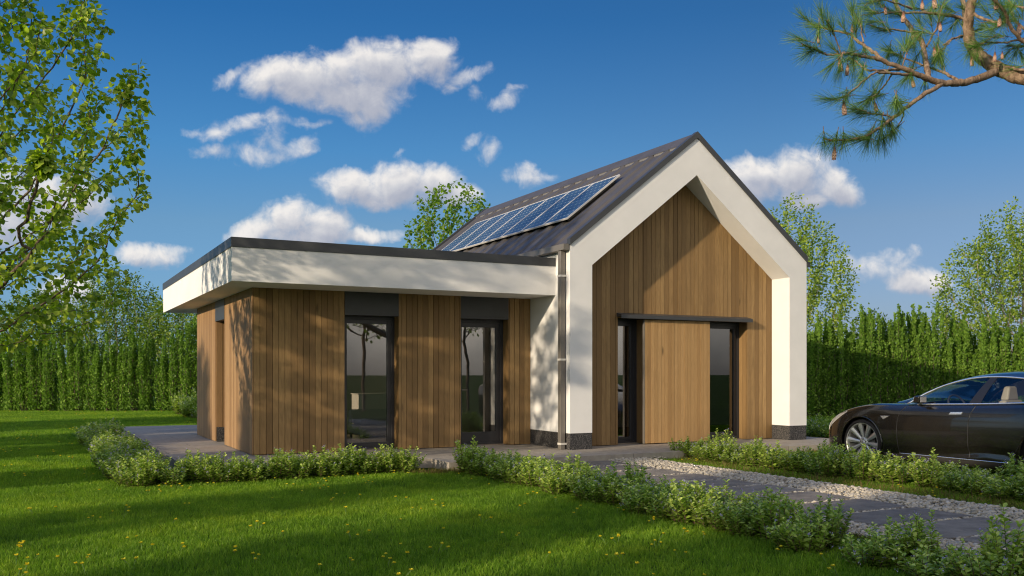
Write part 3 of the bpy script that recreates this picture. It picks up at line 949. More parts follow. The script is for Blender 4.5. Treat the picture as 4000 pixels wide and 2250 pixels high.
def skeleton_mesh(name, P, par, rad, mat, parent, rmin=0.0):
    V, F = [], []
    n = len(P)
    kids = [[] for _ in range(n)]
    for i in range(1, n):
        if par[i] >= 0: kids[par[i]].append(i)
    ring = {}
    def mk(i, d, r, k):
        d = d / max(np.linalg.norm(d), 1e-9)
        a = np.array([0, 0, 1.0]) if abs(d[2]) < 0.9 else np.array([1.0, 0, 0])
        u = np.cross(d, a); u /= np.linalg.norm(u); w = np.cross(d, u)
        s = len(V)
        for q in range(k):
            t_ = 2 * math.pi * q / k
            V.append(P[i] + (u * math.cos(t_) + w * math.sin(t_)) * r)
        return s
    for i in range(n):
        if not kids[i]: continue
        main = max(kids[i], key=lambda c: rad[c])
        for c in kids[i]:
            if rad[c] < rmin: continue
            k = 8 if rad[c] > .05 else (6 if rad[c] > .015 else 4)
            rp = rad[i] if c == main else min(rad[c] * 1.15, rad[i])
            gd = P[c] - P[i]
            if c == main and par[i] >= 0: gd = gd / np.linalg.norm(gd) + (P[i] - P[par[i]]) / np.linalg.norm(P[i] - P[par[i]])
            a = mk(i, gd, rp, k)
            cd_ = P[c] - P[i]
            if kids[c]:
                m2 = max(kids[c], key=lambda z: rad[z])
                g2 = P[m2] - P[c]; cd_ = cd_ / np.linalg.norm(cd_) + g2 / np.linalg.norm(g2)
            b = mk(c, cd_, rad[c], k)
            # match ring start to avoid twist: both use the same reference so they align well enough
            for q in range(k):
                F.append((a + q, a + (q + 1) % k, b + (q + 1) % k, b + q))
    return np_mesh(name, np.array(V), np.array(F), np.full(len(F), .5), mat, parent, smooth=True)


def leaves_on(rng, P, par, rad, thr, per, size, tmpl, spread=0.1, droop=0.25, sizevar=0.3, outward=None, lvbias=0.0, upn=1.0):
    idx = np.where(rad < thr)[0]; idx = idx[par[idx] >= 0]
    idx = np.repeat(idx, per)
    n = len(idx)
    f = rng.random((n, 1))
    base = P[par[idx]] * (1 - f) + P[idx] * f
    bd = unit(P[idx] - P[par[idx]])
    off = unit(rng.normal(size=(n, 3)))
    pos = base + off * (spread * rng.random((n, 1)))
    Y = unit(bd * 0.5 + off * 0.9 + np.array([0, 0, -droop]) + rng.normal(size=(n, 3)) * 0.25)
    up = np.array([0, 0, upn]) + rng.normal(size=(n, 3)) * 0.55
    X, Y, Z = frames(Y, rng, up)
    sc = size * (1 + sizevar * (rng.random(n) * 2 - 1))
    lv = np.clip(rng.random(n) * 0.75 + 0.12 + lvbias, 0, 1)
    return scatter(tmpl[0], tmpl[1], pos, X, Y, Z, sc, lv)


def ellipsoid_pts(rng, n, c, r, shell=0.0):
    p = unit(rng.normal(size=(n, 3))) * (rng.random((n, 1)) ** (1 / 3.0) * (1 - shell) + shell)
    return p * np.array(r) + np.array(c)


def make_tree(name, label, loc, seed, blobs, trunk, step, kill, infl, tip, per, lsize, tmpl, leafm, barkm, natt, thr=0.012, spread=.1, group=None, droop=.25, cat='tree', e=2.2, lvb=0.0, trop=(0, 0, .12), rmin=0.0, maxn=4000, upn=1.0):
    rng = np.random.default_rng(seed)
    A = []
    tot = sum(b[2] for b in blobs)
    for c, r, w in blobs:
        A.append(ellipsoid_pts(rng, int(natt * w / tot), c, r))
    P, par = colonize(rng, np.vstack(A), trunk, step, kill, infl, trop, maxn=maxn)
    rad = branch_radii(par, tip, e)
    T = empty(name, loc)
    tag(T, label, cat, group)
    skeleton_mesh('trunk', P, par, rad, barkm, T, rmin)
    V, F, L = leaves_on(rng, P, par, rad, thr, per, lsize, tmpl, spread, droop, lvbias=lvb, upn=upn)
    np_mesh('crown', V, F, L, leafm, T)
    print(name, 'nodes', len(P), 'faces', len(F), 'trunk r', round(float(rad[0]), 3))
    return T


# ------------------------------------------------------------------ deciduous trees
LG = GZ
# near tree at the left edge
b0 = site(-270, 1457, 11.7)
near = make_tree('broadleaf_tree', 'broadleaf tree with large leaves reaching in from the left edge above the lawn', (b0[0], b0[1], LG), 11,
    [((0, 0, 4.75), (2.76, 2.76, 2.75), 1.0), ((.28, -.14, 2.8), (2.2, 2.0, 1.1), .35), ((0, 0, 7.4), (2.1, 2.1, 1.3), .3)],
    [(-.35, -.2, 0), (-.33, -.2, .3), (-.3, -.2, .6), (-.28, -.18, .9), (-.22, -.15, 1.2), (-.2, -.1, 1.5), (-.14, -.06, 1.8)],
    0.14, 0.25, 1.2, 0.0035, 9, 0.076, LEAF, M['nearleaf'], M['bark'], 3600, thr=0.0085, maxn=7000, spread=.12, droop=.55, trop=(0, 0, .05), upn=.7)

# trees behind the hedge
BG = dict(step=.2, kill=.34, infl=1.6, tip=.006, per=12, lsize=.115, tmpl=DIAM, leafm=M['backleaf'], barkm=M['palebark'], natt=1900, thr=.016, spread=.3, e=2.25, rmin=.0095)
def multistem(): return [(0, 0, 0), (0, 0, .2), (.02, 0, .4), (0, .02, .6), (0, 0, .8)]
def bgtree(label, u, D, H, Rr, seed, **k):
    p = site(u, 1457, D)
    kw = dict(BG); kw.update(k)
    return make_tree('deciduous_tree', label, (p[0], p[1], LG), seed,
        [((0, 0, H * .55), (Rr, Rr, H * .4), 1.0), ((0, 0, H * .8), (Rr * .55, Rr * .55, H * .22), .3)], multistem(), group=k.get('group', None), **{a: b for a, b in kw.items() if a != 'group'})
t1 = bgtree('tall pale-stemmed tree rising above the left hedge between two lower ones', 455, 45.5, 6.9, 2.6, 21, trop=(0, 0, .25), natt=2600)
t2 = bgtree('dark green tree behind the left hedge, close beside the flat roofed wing', 700, 44.5, 5.6, 2.5, 22, natt=2400)
t3 = bgtree('dark green tree behind the left hedge under the overhanging near leaves', 150, 46, 5.8, 2.9, 23, natt=2600)
t6 = bgtree('green tree behind the hedge just right of the white gable', 3100, 37.0, 8.5, 2.5, 24, lvb=.15, trop=(0, 0, .2), natt=2400)
t7 = bgtree('broad leafy tree above the hedge at the right edge of the picture', 3990, 38.0, 8.5, 3.5, 25, lvb=.15, trop=(0, 0, .25), natt=3200)
pc = site(1765, 1457, 30.5)
make_tree('spring_tree', 'slender bright green tree rising behind the metal roof', (pc[0], pc[1], LG), 31,
    [((0, 0, 6.1), (1.62, 1.62, 1.95), 1.0), ((-.7, .1, 5.2), (1.1, 1.1, 1.2), .3)],
    [(0, 0, z * .25) for z in range(13)], .16, .3, 1.6, .004, 7, .105, LEAF, M['brightleaf'], M['bark'], 900, thr=.012, spread=.16, trop=(0, 0, .15), droop=.4)
# low bushes looking over the right hedge
for i, (u, D, H, Rr, lab) in enumerate(((3400, 39, 4.5, 1.0, 'feathery green bush rounding over the hedge beside the gable tree'), (3560, 40, 4.2, 1.1, 'low bush between the two trees behind the right hedge'), (3690, 40, 4.5, .9, 'upright bush peeping over the hedge near the right tree'))):
    p = site(u, 1457, D)
    make_tree('tall_bush', lab, (p[0], p[1], LG), 50 + i, [((0, 0, H * .62), (Rr, Rr, H * .36), 1)], multistem(), .16, .26, 1.4, .005, 8, .12, DIAM, M['backleaf'], M['palebark'], 900, thr=.014, spread=.22, cat='bush', lvb=.12)

# trees west of the lawn and behind the viewer: they throw the long shadows over house and grass
def shade_tree(label, loc, seed, H, Rr, base=2.2, natt=900, per=5, ls=.16):
    return make_tree('garden_tree', label, (loc[0], loc[1], LG), seed, [((0, 0, base + (H - base) * .55), (Rr, Rr, (H - base) * .5), 1)],
        [(0.02 * math.sin(z), 0.03 * math.cos(z * 2), z * .22) for z in range(int(base / .22))], .22, .36, 1.8, .007, per, ls, DIAM, M['nearleaf'], M['bark'], natt, thr=.018, spread=.22, group='garden trees west of the lawn')
# ------------------------------------------------------------------ clipped column hedge
def hedge_proto(seed, H, Rr, ns=8, nleaf=8200):
    rng = np.random.default_rng(seed)
    parts = []
    T = empty('hedge_column')
    stems = MB(); stems.lv = .5
    for s in range(ns):
        a = rng.random() * 2 * math.pi
        rr = Rr * (0 if s == 0 else .35 + .5 * rng.random())
        cx_, cy_ = rr * math.cos(a), rr * math.sin(a)
        h = H * (1.0 if s == 0 else (.5 + .48 * rng.random()))
        sr = Rr * (.33 if s else .45)
        lean = rng.normal(size=2) * .03
        n = int(nleaf / ns * (h / H))
        t_ = rng.random(n) ** .85
        z = .05 + t_ * (h - .05)
        prof = sr * np.clip(1.25 - t_ ** 2.2 * 1.2, .1, 1) * (.75 + .25 * np.sin(z * 9 + s * 2))
        th = rng.random(n) * 2 * math.pi
        rad = prof * (.55 + .5 * rng.random(n))
        pos = np.stack([cx_ + rad * np.cos(th) + lean[0] * z, cy_ + rad * np.sin(th) + lean[1] * z, z], 1)
        out = np.stack([np.cos(th), np.sin(th), np.zeros(n)], 1)
        Y = unit(out * .5 + np.array([0, 0, .9]) + rng.normal(size=(n, 3)) * .3)
        X, Y, Z = frames(Y, rng, out + rng.normal(size=(n, 3)) * .4)
        sc = .078 * (.6 + .8 * rng.random(n))
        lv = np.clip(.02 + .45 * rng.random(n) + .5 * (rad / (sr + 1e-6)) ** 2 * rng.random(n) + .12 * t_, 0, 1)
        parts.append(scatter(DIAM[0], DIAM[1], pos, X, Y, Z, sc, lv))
        stems.tube([(cx_ * .3, cy_ * .3, 0), (cx_, cy_, h * .3), (cx_ + lean[0] * h, cy_ + lean[1] * h, h * .92)], [.02, .014, .004], 5)
    V, F, L = merge(parts)
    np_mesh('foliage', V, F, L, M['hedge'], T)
    stems.build('stems', M['bark'], T)
    return T


hp = [hedge_proto(100 + i, H, R0, ns) for i, (H, R0, ns) in enumerate(((3.5, .40, 15), (3.25, .37, 13), (3.75, .40, 15), (3.0, .36, 13), (3.4, .38, 14)))]
used = set()
HDG = 'evergreen columns of the clipped hedge'
def put(proto, loc, rz, sc, label, group, cat):
    key = proto.name
    o = proto if key not in used else copy_tree(proto)
    used.add(key)
    o.location = loc; o.rotation_euler = (0, 0, rz); o.scale = sc if hasattr(sc, '__len__') else (sc, sc, sc)
    tag(o, label, cat, group, 'thing')
    return o


hr = random.Random(5)
HA, HB = np.array([-9.88, 28.57]), np.array([18.02, 9.08])
# left run, as seen left of the house; right run, east of the gable
def hedge_line(u0, u1, Dv, sp, label, group, hs, n_extra=0, dz=0):
    p0, p1 = site(u0, 1457, Dv(u0)), site(u1, 1457, Dv(u1))
    n = max(1, int(round(np.linalg.norm((p1 - p0)[:2]) / sp)))
    for i in range(n + 1):
        f = i / n
        p = p0 * (1 - f) + p1 * f
        q = hr.choice(hp)
        s_ = hs * (.92 + .15 * hr.random())
        put(q, (p[0] + hr.uniform(-.05, .05), p[1] + hr.uniform(-.1, .1), LG), hr.random() * 6.28, (1.02, 1.02, s_), label, group, 'hedge')
DvL = lambda u: 37.7 + (u - 0) * -.0002
hedge_line(-330, 900, DvL, .56, 'upright evergreen column in the hedge at the far end of the left lawn', 'hedge columns left of the house', .96)
DvR = lambda u: 33.2 + (u - 3200) * -.0012
hedge_line(2960, 4350, DvR, .42, 'dense evergreen column in the tall hedge behind the parked car', 'hedge columns right of the house', 1.0)
hedge_line(2980, 4400, lambda u: DvR(u) + .55, .6, 'evergreen column in the second row of the tall hedge behind the parked car', 'rear hedge columns right of the house', 1.02)

# ------------------------------------------------------------------ low flowering shrubs
def shrub_proto(seed, H, Rr, nst=26, bare=0.0):
    rng = np.random.default_rng(seed)
    T = empty('flowering_shrub')
    st = MB(); lp = []; fl = []
    for s in range(nst):
        a = rng.random() * 2 * math.pi; rr = Rr * math.sqrt(rng.random())
        bx, by = rr * .45 * math.cos(a), rr * .45 * math.sin(a)
        h = H * (.62 + .42 * rng.random()) * (1 - .35 * (rr / Rr) ** 2)
        tx, ty = rr * math.cos(a) + rng.normal() * .03, rr * math.sin(a) + rng.normal() * .03
        q = [np.array([bx, by, 0]), np.array([(bx + tx) / 2 + .02, (by + ty) / 2, h * .5]), np.array([tx, ty, h])]
        st.tube(q, [.004, .003, .0015], 4, cap=False)
        nn = int(h / .027)
        ts = np.linspace(.12, 1.0, nn)
        pos, Y, S = [], [], []
        for j, tt in enumerate(ts):
            c = q[0] * (1 - tt) ** 2 + 2 * q[1] * tt * (1 - tt) + q[2] * tt ** 2
            ang = j * 1.35 + rng.random() * .5
            for w in (0, math.pi):
                d = np.array([math.cos(ang + w), math.sin(ang + w), .25 + .65 * tt + rng.normal() * .2])
                pos.append(c); Y.append(d); S.append((.066 - .024 * tt ** 3) * (.75 + .5 * rng.random()))
        pos, Y, S = np.array(pos), np.array(Y), np.array(S)
        n = len(pos)
        X, Y, Z = frames(Y, rng, np.array([0, 0, 1.0]) + rng.normal(size=(n, 3)) * .3)
        lv = np.clip(rng.random(n) * .55 + .12 + .3 * np.repeat(ts, 2), 0, 1)
        lp.append(scatter(OVAL[0], OVAL[1], pos, X, Y, Z, S, lv))
        if rng.random() < .42:
            k = int(6 + rng.random() * 8)
            tpos = q[2] + np.stack([rng.normal(size=k) * .007, rng.normal(size=k) * .007, rng.random(k) * .045], 1)
            X, Y2, Z = frames(rng.normal(size=(k, 3)), rng)
            fl.append(scatter(DIAM[0], DIAM[1], tpos, X, Y2, Z, np.full(k, .014), rng.random(k)))
        if rng.random() < .25:
            k = 4; c = q[0] * .25 + q[1] * .25 + q[2] * .5 + rng.normal(size=3) * .02
            X, Y2, Z = frames(rng.normal(size=(k, 3)), rng)
            fl.append(scatter(DIAM[0], DIAM[1], c + rng.normal(size=(k, 3)) * .008, X, Y2, Z, np.full(k, .015), rng.random(k)))
    V, F, L = merge(lp); np_mesh('foliage', V, F, L, M['shrubleaf'], T)
    V, F, L = merge(fl); np_mesh('flowers', V, F, L, M['flower'], T)
    st.build('stems', M['stem'], T)
    return T


sp_ = [shrub_proto(200 + i, h, r, n) for i, (h, r, n) in enumerate(((.50, .30, 30), (.44, .28, 26), (.56, .27, 28), (.40, .30, 26), (.48, .32, 32), (.62, .22, 18)))]
sr = random.Random(9)
def shrub_row(pts, label, group, hs=1.0, seed=0):
    for (x, y, s_) in pts:
        put(sr.choice(sp_), (x, y, LG), sr.random() * 6.28, (s_, s_, s_ * hs * sr.choice((.84, .9, .96, 1.0, 1.06, 1.22))), label, group, 'shrub')
row = []
y = -1.35
while y > -11.8:
    for x in (-2.7, -2.42):
        if sr.random() < .9: row.append((x + sr.uniform(-.08, .08), y + sr.uniform(-.12, .12), sr.uniform(.85, 1.05)))
    y -= .28
shrub_row(row, 'green shrub with violet flowers between the lawn and the slate path', 'flowering shrubs along the near side of the path', .82)
row = []
y = -.95
while y > -9.2:
    for x in (1.82, 2.15):
        row.append((x + sr.uniform(-.1, .1), y + sr.uniform(-.1, .1), sr.uniform(.8, 1.05)))
    y -= .3
shrub_row(row, 'green shrub with violet flowers between the gravel strip and the car', 'flowering shrubs along the far side of the path', .82)
row = []
x = -7.5
while x < -3.45:
    for y in (-1.05, -.78):
        row.append((x + sr.uniform(-.1, .1), y + sr.uniform(-.1, .1), sr.uniform(.85, 1.1)))
    x += .28
shrub_row(row, 'green shrub with violet flowers in front of the timber wing terrace', 'flowering shrubs in front of the wing', .82)
row = []
y = -.3
while y < 9.6:
    for x in (-7.52, -7.2):
        row.append((x + sr.uniform(-.1, .1), y + sr.uniform(-.12, .12), sr.uniform(.9, 1.15)))
    y += .32
shrub_row(row, 'green shrub with violet flowers along the left side of the terrace', 'flowering shrubs left of the terrace', .78)
row = []
y = 14.2
while y < 23:
    row.append((-3.75 + sr.uniform(-.15, .15), y, sr.uniform(1.1, 1.4))); row.append((-3.2 + sr.uniform(-.15, .15), y + .2, sr.uniform(1.1, 1.4)))
    y += .62
shrub_row(row, 'shrub in the row beyond the terrace, behind the wing', 'flowering shrubs behind the wing', 1.15)
row = []
y = -.4
while y < 6:
    row.append((7.1 + sr.uniform(-.1, .1), y, sr.uniform(.9, 1.15))); row.append((7.45 + sr.uniform(-.1, .1), y + .15, sr.uniform(.9, 1.15)))
    y += .42
shrub_row(row, 'shrub in the row beside the right white pier, in front of the car', 'flowering shrubs right of the house', 1.05)

# bed soil under the shrubs
mb = MB()
mb.box(-2.75, -1.8, -10.6, -1.2, GZ + .004, GZ + .012); mb.box(1.62, 2.3, -9.6, -.8, GZ + .004, GZ + .012)
mb.box(-7.6, -3.4, -1.15, -.46, GZ + .004, GZ + .012); mb.box(-7.6, -6.67, -.46, 9.7, GZ + .0045, GZ + .0125)
tag(mb.build('shrub_bed', M['mulch']), kind='structure')

# ------------------------------------------------------------------ slate path and gravel
mb = MB()
mb.box(-1.8, .88, -11, -1.15, GZ + .003, GZ + .03)
mb.box(.5, 1.25, -1.16, -.7, GZ + .003, GZ + .02)
tag(mb.build('gravel_bed', M['gravelbed']), kind='structure')
slabs = []
for k in range(12):
    y1 = -2.13 - .768 * (k - 1) + .035
    y0 = y1 - .69
    if k == 0: y1 = min(y1, -1.2)
    rg = random.Random(k)
    m = MB()
    n = 10
    x0, x1 = -1.4, -.045
    # slightly irregular riven slab: top ring and bottom ring
    outl = []
    for i in range(n): outl.append((x0 + (x1 - x0) * i / n, y0 + rg.uniform(-.008, .008)))
    for i in range(5): outl.append((x1 + rg.uniform(-.008, .008), y0 + (y1 - y0) * i / 5))
    for i in range(n): outl.append((x1 + (x0 - x1) * i / n, y1 + rg.uniform(-.008, .008)))
    for i in range(5): outl.append((x0 + rg.uniform(-.008, .008), y1 + (y0 - y1) * i / 5))
    m.prism(outl, 'z', GZ + .015, -.075 + rg.uniform(-.004, .004))
    o = m.build('path_slab', M['slab'], bevel=.008, angle=50)
    words = ['first slab, touching the terrace edge', 'second slab from the terrace', 'third slab from the terrace', 'fourth slab from the terrace', 'fifth slab from the terrace', 'sixth slab from the terrace', 'seventh slab from the terrace', 'eighth slab from the terrace', 'ninth slab from the terrace', 'tenth slab from the terrace', 'eleventh slab, low at the right edge', 'last slab, at the corner of the picture']
    tag(o, 'dark grey riven slate ' + words[k], 'paving slab', 'slate slabs of the garden path')

rng = np.random.default_rng(77)
bm = bmesh.new(); bmesh.ops.create_icosphere(bm, subdivisions=1, radius=1)
iv = np.array([v.co[:] for v in bm.verts]); ifc = np.array([[v.index for v in f.verts] for f in bm.faces]); bm.free()
protos = []
for i in range(6):
    pv = iv * (1 + rng.normal(size=(len(iv), 1)) * .11)
    protos.append(pv)
regs = [(-.02, .9, -10.6, -1.17, 1900 * .93 * 4, (.017, .034)), (-1.85, -1.38, -10.6, -1.17, 1500 * .45 * 9, (.017, .034)), (.4, 1.3, -1.17, -.75, 300, (.016, .03))]
parts = []
def pebbles(x, y, z, lo, hi):
    n = len(x)
    k = rng.integers(0, 6, n)
    for i in range(6):
        m = k == i
        c = int(m.sum())
        if not c: continue
        Z = unit(np.array([0, 0, 1.0]) + rng.normal(size=(c, 3)) * .35)
        X, Z2, Y = frames(Z, rng)
        s0 = lo + (hi - lo) * rng.random(c) ** 1.6
        sc = np.stack([s0 * (1 + .5 * rng.random(c)), s0 * (.55 + .2 * rng.random(c)), s0], 1)
        parts.append(scatter(protos[i], ifc, np.stack([x[m], y[m], z[m]], 1), X, Z2, Y, sc, np.clip(rng.normal(.55, .22, c), 0, 1)))
for x0, x1, y0, y1, n, (lo, hi) in regs:
    n = int(n)
    x = rng.uniform(x0, x1, n); y = rng.uniform(y0, y1, n)
    edge = np.minimum(np.minimum(x - x0, x1 - x), .12) / .12
    z = GZ + .03 + .035 * rng.random(n) * np.clip(edge, 0.2, 1) + .01
    pebbles(x, y, z, lo, hi)
for k in range(12):  # pebbles in the joints between slabs
    yy = -2.13 - .768 * (k - 1) - .69 - .004
    n = 120
    pebbles(rng.uniform(-1.4, -.05, n), rng.normal(yy, .02, n), GZ + .05 + .018 * rng.random(n), .014, .028)
V, F, L = merge(parts)
print('pebble faces', len(F))
g_ = np_mesh('gravel', V, F, L, M['gravel'], None, smooth=True)
tag(g_, kind='stuff')
# ------------------------------------------------------------------ lawn grass (uncountable: instanced tufts)
SRC = bpy.data.collections.new('grass_sources')


def grass_patch(seed, n, size, w, hmin, hmax):
    rng = np.random.default_rng(seed)
    p = rng.random((n, 2)) * size - size / 2
    cl = np.sin(p[:, 0] * 19 + seed) * np.cos(p[:, 1] * 23 + seed * 2) * .5 + .5
    h = (hmin + (hmax - hmin) * rng.random(n) ** 1.3) * (.75 + .4 * cl)
    th = rng.random(n) * 2 * math.pi
    lean = (.15 + .55 * rng.random(n)) * h
    ld = rng.random(n) * 2 * math.pi
    ww = w * (.6 + .7 * rng.random(n))
    bx, by = np.cos(th) * ww / 2, np.sin(th) * ww / 2
    lx, ly = np.cos(ld) * lean, np.sin(ld) * lean
    z0 = np.zeros(n)
    V = np.stack([
        np.stack([p[:, 0] - bx, p[:, 1] - by, z0], 1), np.stack([p[:, 0] + bx, p[:, 1] + by, z0], 1),
        np.stack([p[:, 0] + bx * .8 + lx * .35, p[:, 1] + by * .8 + ly * .35, h * .6], 1), np.stack([p[:, 0] - bx * .8 + lx * .35, p[:, 1] - by * .8 + ly * .35, h * .6], 1),
        np.stack([p[:, 0] + lx + bx * .1, p[:, 1] + ly + by * .1, h], 1), np.stack([p[:, 0] + lx - bx * .1, p[:, 1] + ly - by * .1, h], 1)], 1).reshape(-1, 3)
    b = (np.arange(n) * 6)[:, None]
    F = np.concatenate([b + np.array([0, 1, 2, 3]), b + np.array([3, 2, 4, 5])], 0)
    lv = np.clip(rng.normal(.45, .2, n) + .15 * cl, 0, 1)
    me_o = np_mesh('grass_tuft_patch', V, F, np.concatenate([lv, lv]), M['grass'])
    COL.objects.unlink(me_o); SRC.objects.link(me_o)
    return me_o


def lawn(name, patches, pts, label=None):
    me = bpy.data.meshes.new(name)
    me.from_pydata([tuple(p) for p in pts], [], [])
    o = link(name, me)
    c = bpy.data.collections.new(name + '_patches')
    for p in patches: c.objects.link(p)
    ng = bpy.data.node_groups.new(name, 'GeometryNodeTree')
    ng.interface.new_socket('Geometry', in_out='INPUT', socket_type='NodeSocketGeometry')
    ng.interface.new_socket('Geometry', in_out='OUTPUT', socket_type='NodeSocketGeometry')
    q = NT(ng)
    gi = q.n('NodeGroupInput'); go = q.n('NodeGroupOutput')
    ci = q.n('GeometryNodeCollectionInfo'); ci.inputs[0].default_value = c
    ci.inputs['Separate Children'].default_value = True; ci.inputs['Reset Children'].default_value = True
    ip = q.n('GeometryNodeInstanceOnPoints')
    q.set(ip.inputs['Points'], gi.outputs[0]); q.set(ip.inputs['Instance'], ci.outputs[0]); ip.inputs['Pick Instance'].default_value = True
    ri = q.n('FunctionNodeRandomValue', data_type='INT'); ri.inputs[4].default_value = 0; ri.inputs[5].default_value = len(patches) - 1
    q.set(ip.inputs['Instance Index'], ri.outputs[2])
    r4 = q.n('FunctionNodeRandomValue', data_type='INT'); r4.inputs[4].default_value = 0; r4.inputs[5].default_value = 3; r4.inputs['Seed'].default_value = 5
    mm = q.math('MULTIPLY', r4.outputs[2], math.pi / 2)
    cx_ = q.n('ShaderNodeCombineXYZ'); q.set(cx_.inputs[2], mm)
    q.set(ip.inputs['Rotation'], cx_.outputs[0])
    ng.links.new(ip.outputs[0], go.inputs[0])
    md = o.modifiers.new('scatter', 'NODES'); md.node_group = ng
    tag(o, kind='stuff')
    return o


S = .5
fine = [grass_patch(300 + i, 1500, S, .0052, .03, .062) for i in range(5)]
mid = [grass_patch(320 + i, 800, S, .008, .03, .06) for i in range(4)]
far = [grass_patch(340 + i, 900, 1.0, .014, .03, .06) for i in range(4)]


def free(x, y, m=.25):
    """cells that are lawn (not terrace, gravel, house)"""
    if -6.9 + .0 < x + m and x - m < 6.5 and y + m > -.45 and y - m < 11.7:
        if x - m > -6.66 or True:
            if not (x + m <= -6.66): return False
    if -2.9 < x + m and x - m < 6.5 and -1.15 < y + m and y - m < 0: return False
    if -1.8 < x + m - .01 and x - m + .01 < .88 and y - m < -1.15: return False
    return True


def depth_u(x, y):
    d_ = np.array([x, y, 0]) - CAM
    z = d_ @ FW
    return z, (d_ @ RT) / max(z, .1)


fp, mp_, pp = [], [], []
for i in range(-80, 90):
    for j in range(-60, 100):
        x, y = .88 + .25 + i * S, -1.15 - .25 + j * S
        # align a second lattice west of the path
        if x < .88: x = -1.8 - .25 - (-(i) - 1) * S if i < 0 else x
        z, tx = depth_u(x, y)
        if z < 5.6 or z > 21 or abs(tx) > .70: continue
        if not free(x, y): continue
        (fp if z < 12.5 else mp_).append((x, y, GZ + .001))
for i in range(-60, 60):
    for j in range(-40, 80):
        x, y = i + .38, j + .35
        z, tx = depth_u(x, y)
        if z <= 20.6 or z > 46 or abs(tx) > .68: continue
        if not free(x, y, .5): continue
        pp.append((x, y, GZ + .001))
print('grass cells', len(fp), len(mp_), len(pp))
lawn('lawn_grass', fine, fp)
lawn('lawn_grass', mid, mp_)
lawn('lawn_grass', far, pp)

# ------------------------------------------------------------------ dandelions
def dandelion(seed, nfl):
    rng = np.random.default_rng(seed)
    T = empty('dandelion')
    st = MB(); pr = []
    heads = []
    for i in range(nfl):
        a = rng.random() * 6.28; sp = .02 + .07 * rng.random(); h = .05 + .035 * rng.random()
        tip = np.array([sp * math.cos(a), sp * math.sin(a), h])
        st.tube([(sp * .1 * math.cos(a), sp * .1 * math.sin(a), 0), (tip[0] * .5, tip[1] * .5, h * .6), tip], [.0022, .002, .0018], 4, cap=False)
        k = 22
        th = rng.random(k) * 6.28; el = rng.random(k) * .8
        Y = np.stack([np.cos(th) * np.cos(el), np.sin(th) * np.cos(el), np.sin(el) + .1], 1)
        X, Y, Z = frames(Y, rng, np.array([0, 0, 1.0]) + np.zeros((k, 3)))
        pr.append(scatter(DIAM[0], DIAM[1], np.repeat(tip[None], k, 0), X, Y, Z, np.full(k, .021), rng.random(k)))
    V, F, L = merge(pr)
    np_mesh('flower_head', V, F, L, M['dandelion'], T)
    st.build('stem', M['dstem'], T)
    return T


dpro = [dandelion(400 + i, n) for i, n in enumerate((1, 1, 2, 3, 1, 2))]
dr_ = random.Random(44)
cnt = 0
pts_d = []
# drifts of flowers: cluster centres over the lawn, denser at the back left
tries = 0
while cnt < 270 and tries < 9000:
    tries += 1
    zz = 7 + 31 * dr_.random() ** 1.25
    tx = dr_.uniform(-.62, .62)
    x, y = (CAM + FW * zz + RT * tx * zz)[:2]
    for q in range(dr_.choice((1, 1, 2, 3))):
        xx, yy = x + dr_.gauss(0, .4), y + dr_.gauss(0, .4)
        if not free(xx, yy, .1) or (-2.9 < xx < -1.8 and yy < -1) or (1.5 < xx < 2.4 and yy < -.7) or (xx < -6.6 and xx > -7.8 and -1.3 < yy < 9.8) or (-7.8 < xx < -3.4 and -1.3 < yy < 0): continue
        if xx > .88 and yy < 0 and dr_.random() < .3: continue
        if xx > 7 and yy > 5: continue
        sc = dr_.uniform(.8, 1.15) * (1.0 if zz < 16 else 1.15)
        put(dr_.choice(dpro), (xx, yy, GZ), dr_.random() * 6.28, sc, 'yellow dandelion flowering in the mown lawn', 'dandelions scattered over the lawn', 'dandelion')
        cnt += 1
print('dandelions', cnt)
# ragged dry grass along the path and terrace edges
def dry(name, regs, n):
    rng = np.random.default_rng(5)
    Vs = []
    for (x0, x1, y0, y1, k) in regs:
        p = np.stack([rng.uniform(x0, x1, k), rng.uniform(y0, y1, k)], 1)
        # clumped
        c = rng.integers(0, max(1, k // 60), k); cc = np.stack([rng.uniform(x0, x1, k // 60 + 1), rng.uniform(y0, y1, k // 60 + 1)], 1)
        p = cc[c] * .8 + p * .2 + rng.normal(size=(k, 2)) * .035
        p[:, 0] = np.clip(p[:, 0], x0, x1); p[:, 1] = np.clip(p[:, 1], y0, y1)
        pos = np.concatenate([p, np.full((k, 1), GZ)], 1)
        Y = unit(np.array([0, 0, 1.0]) + rng.normal(size=(k, 3)) * .55)
        X, Y, Z = frames(Y, rng)
        s_ = .06 + .07 * rng.random(k)
        Vs.append(scatter([(-.03, 0, 0), (.03, 0, 0), (.02, .6, .05), (-.005, 1, .12)], [(0, 1, 2, 3)], pos, X, Y, Z, s_, rng.random(k)))
    V, F, L = merge(Vs)
    tag(np_mesh(name, V, F, L, M['drygrass']), kind='stuff')
dry('dry_grass', [(.92, 1.6, -9.5, -1.0, 3800), (-2.0, -1.75, -10, -1.3, 1200), (-3.6, -2.6, -1.5, -1.18, 900), (-6.6, -4, 11.72, 11.95, 700), (1.3, 6.3, -1.45, -1.17, 1800)], 0)
# ------------------------------------------------------------------ parked car (front towards the house, +Y)
def car_paint():
    m, t, out = material('black_car_paint')
    tc = t.n('ShaderNodeTexCoord').outputs['Object']
    nz = t.noise(tc, 900, 2)
    c = t.mix(t.maprange(nz, .4, .7), (0.006, 0.0055, 0.005), (0.016, 0.014, 0.012))
    dust = t.noise(tc, 3, 5, .7)
    r = t.maprange(dust, .3, .8, .12, .26)
    surf(t, out, c, r, 0.0, None, spec=.6, coat=.8)
    return m


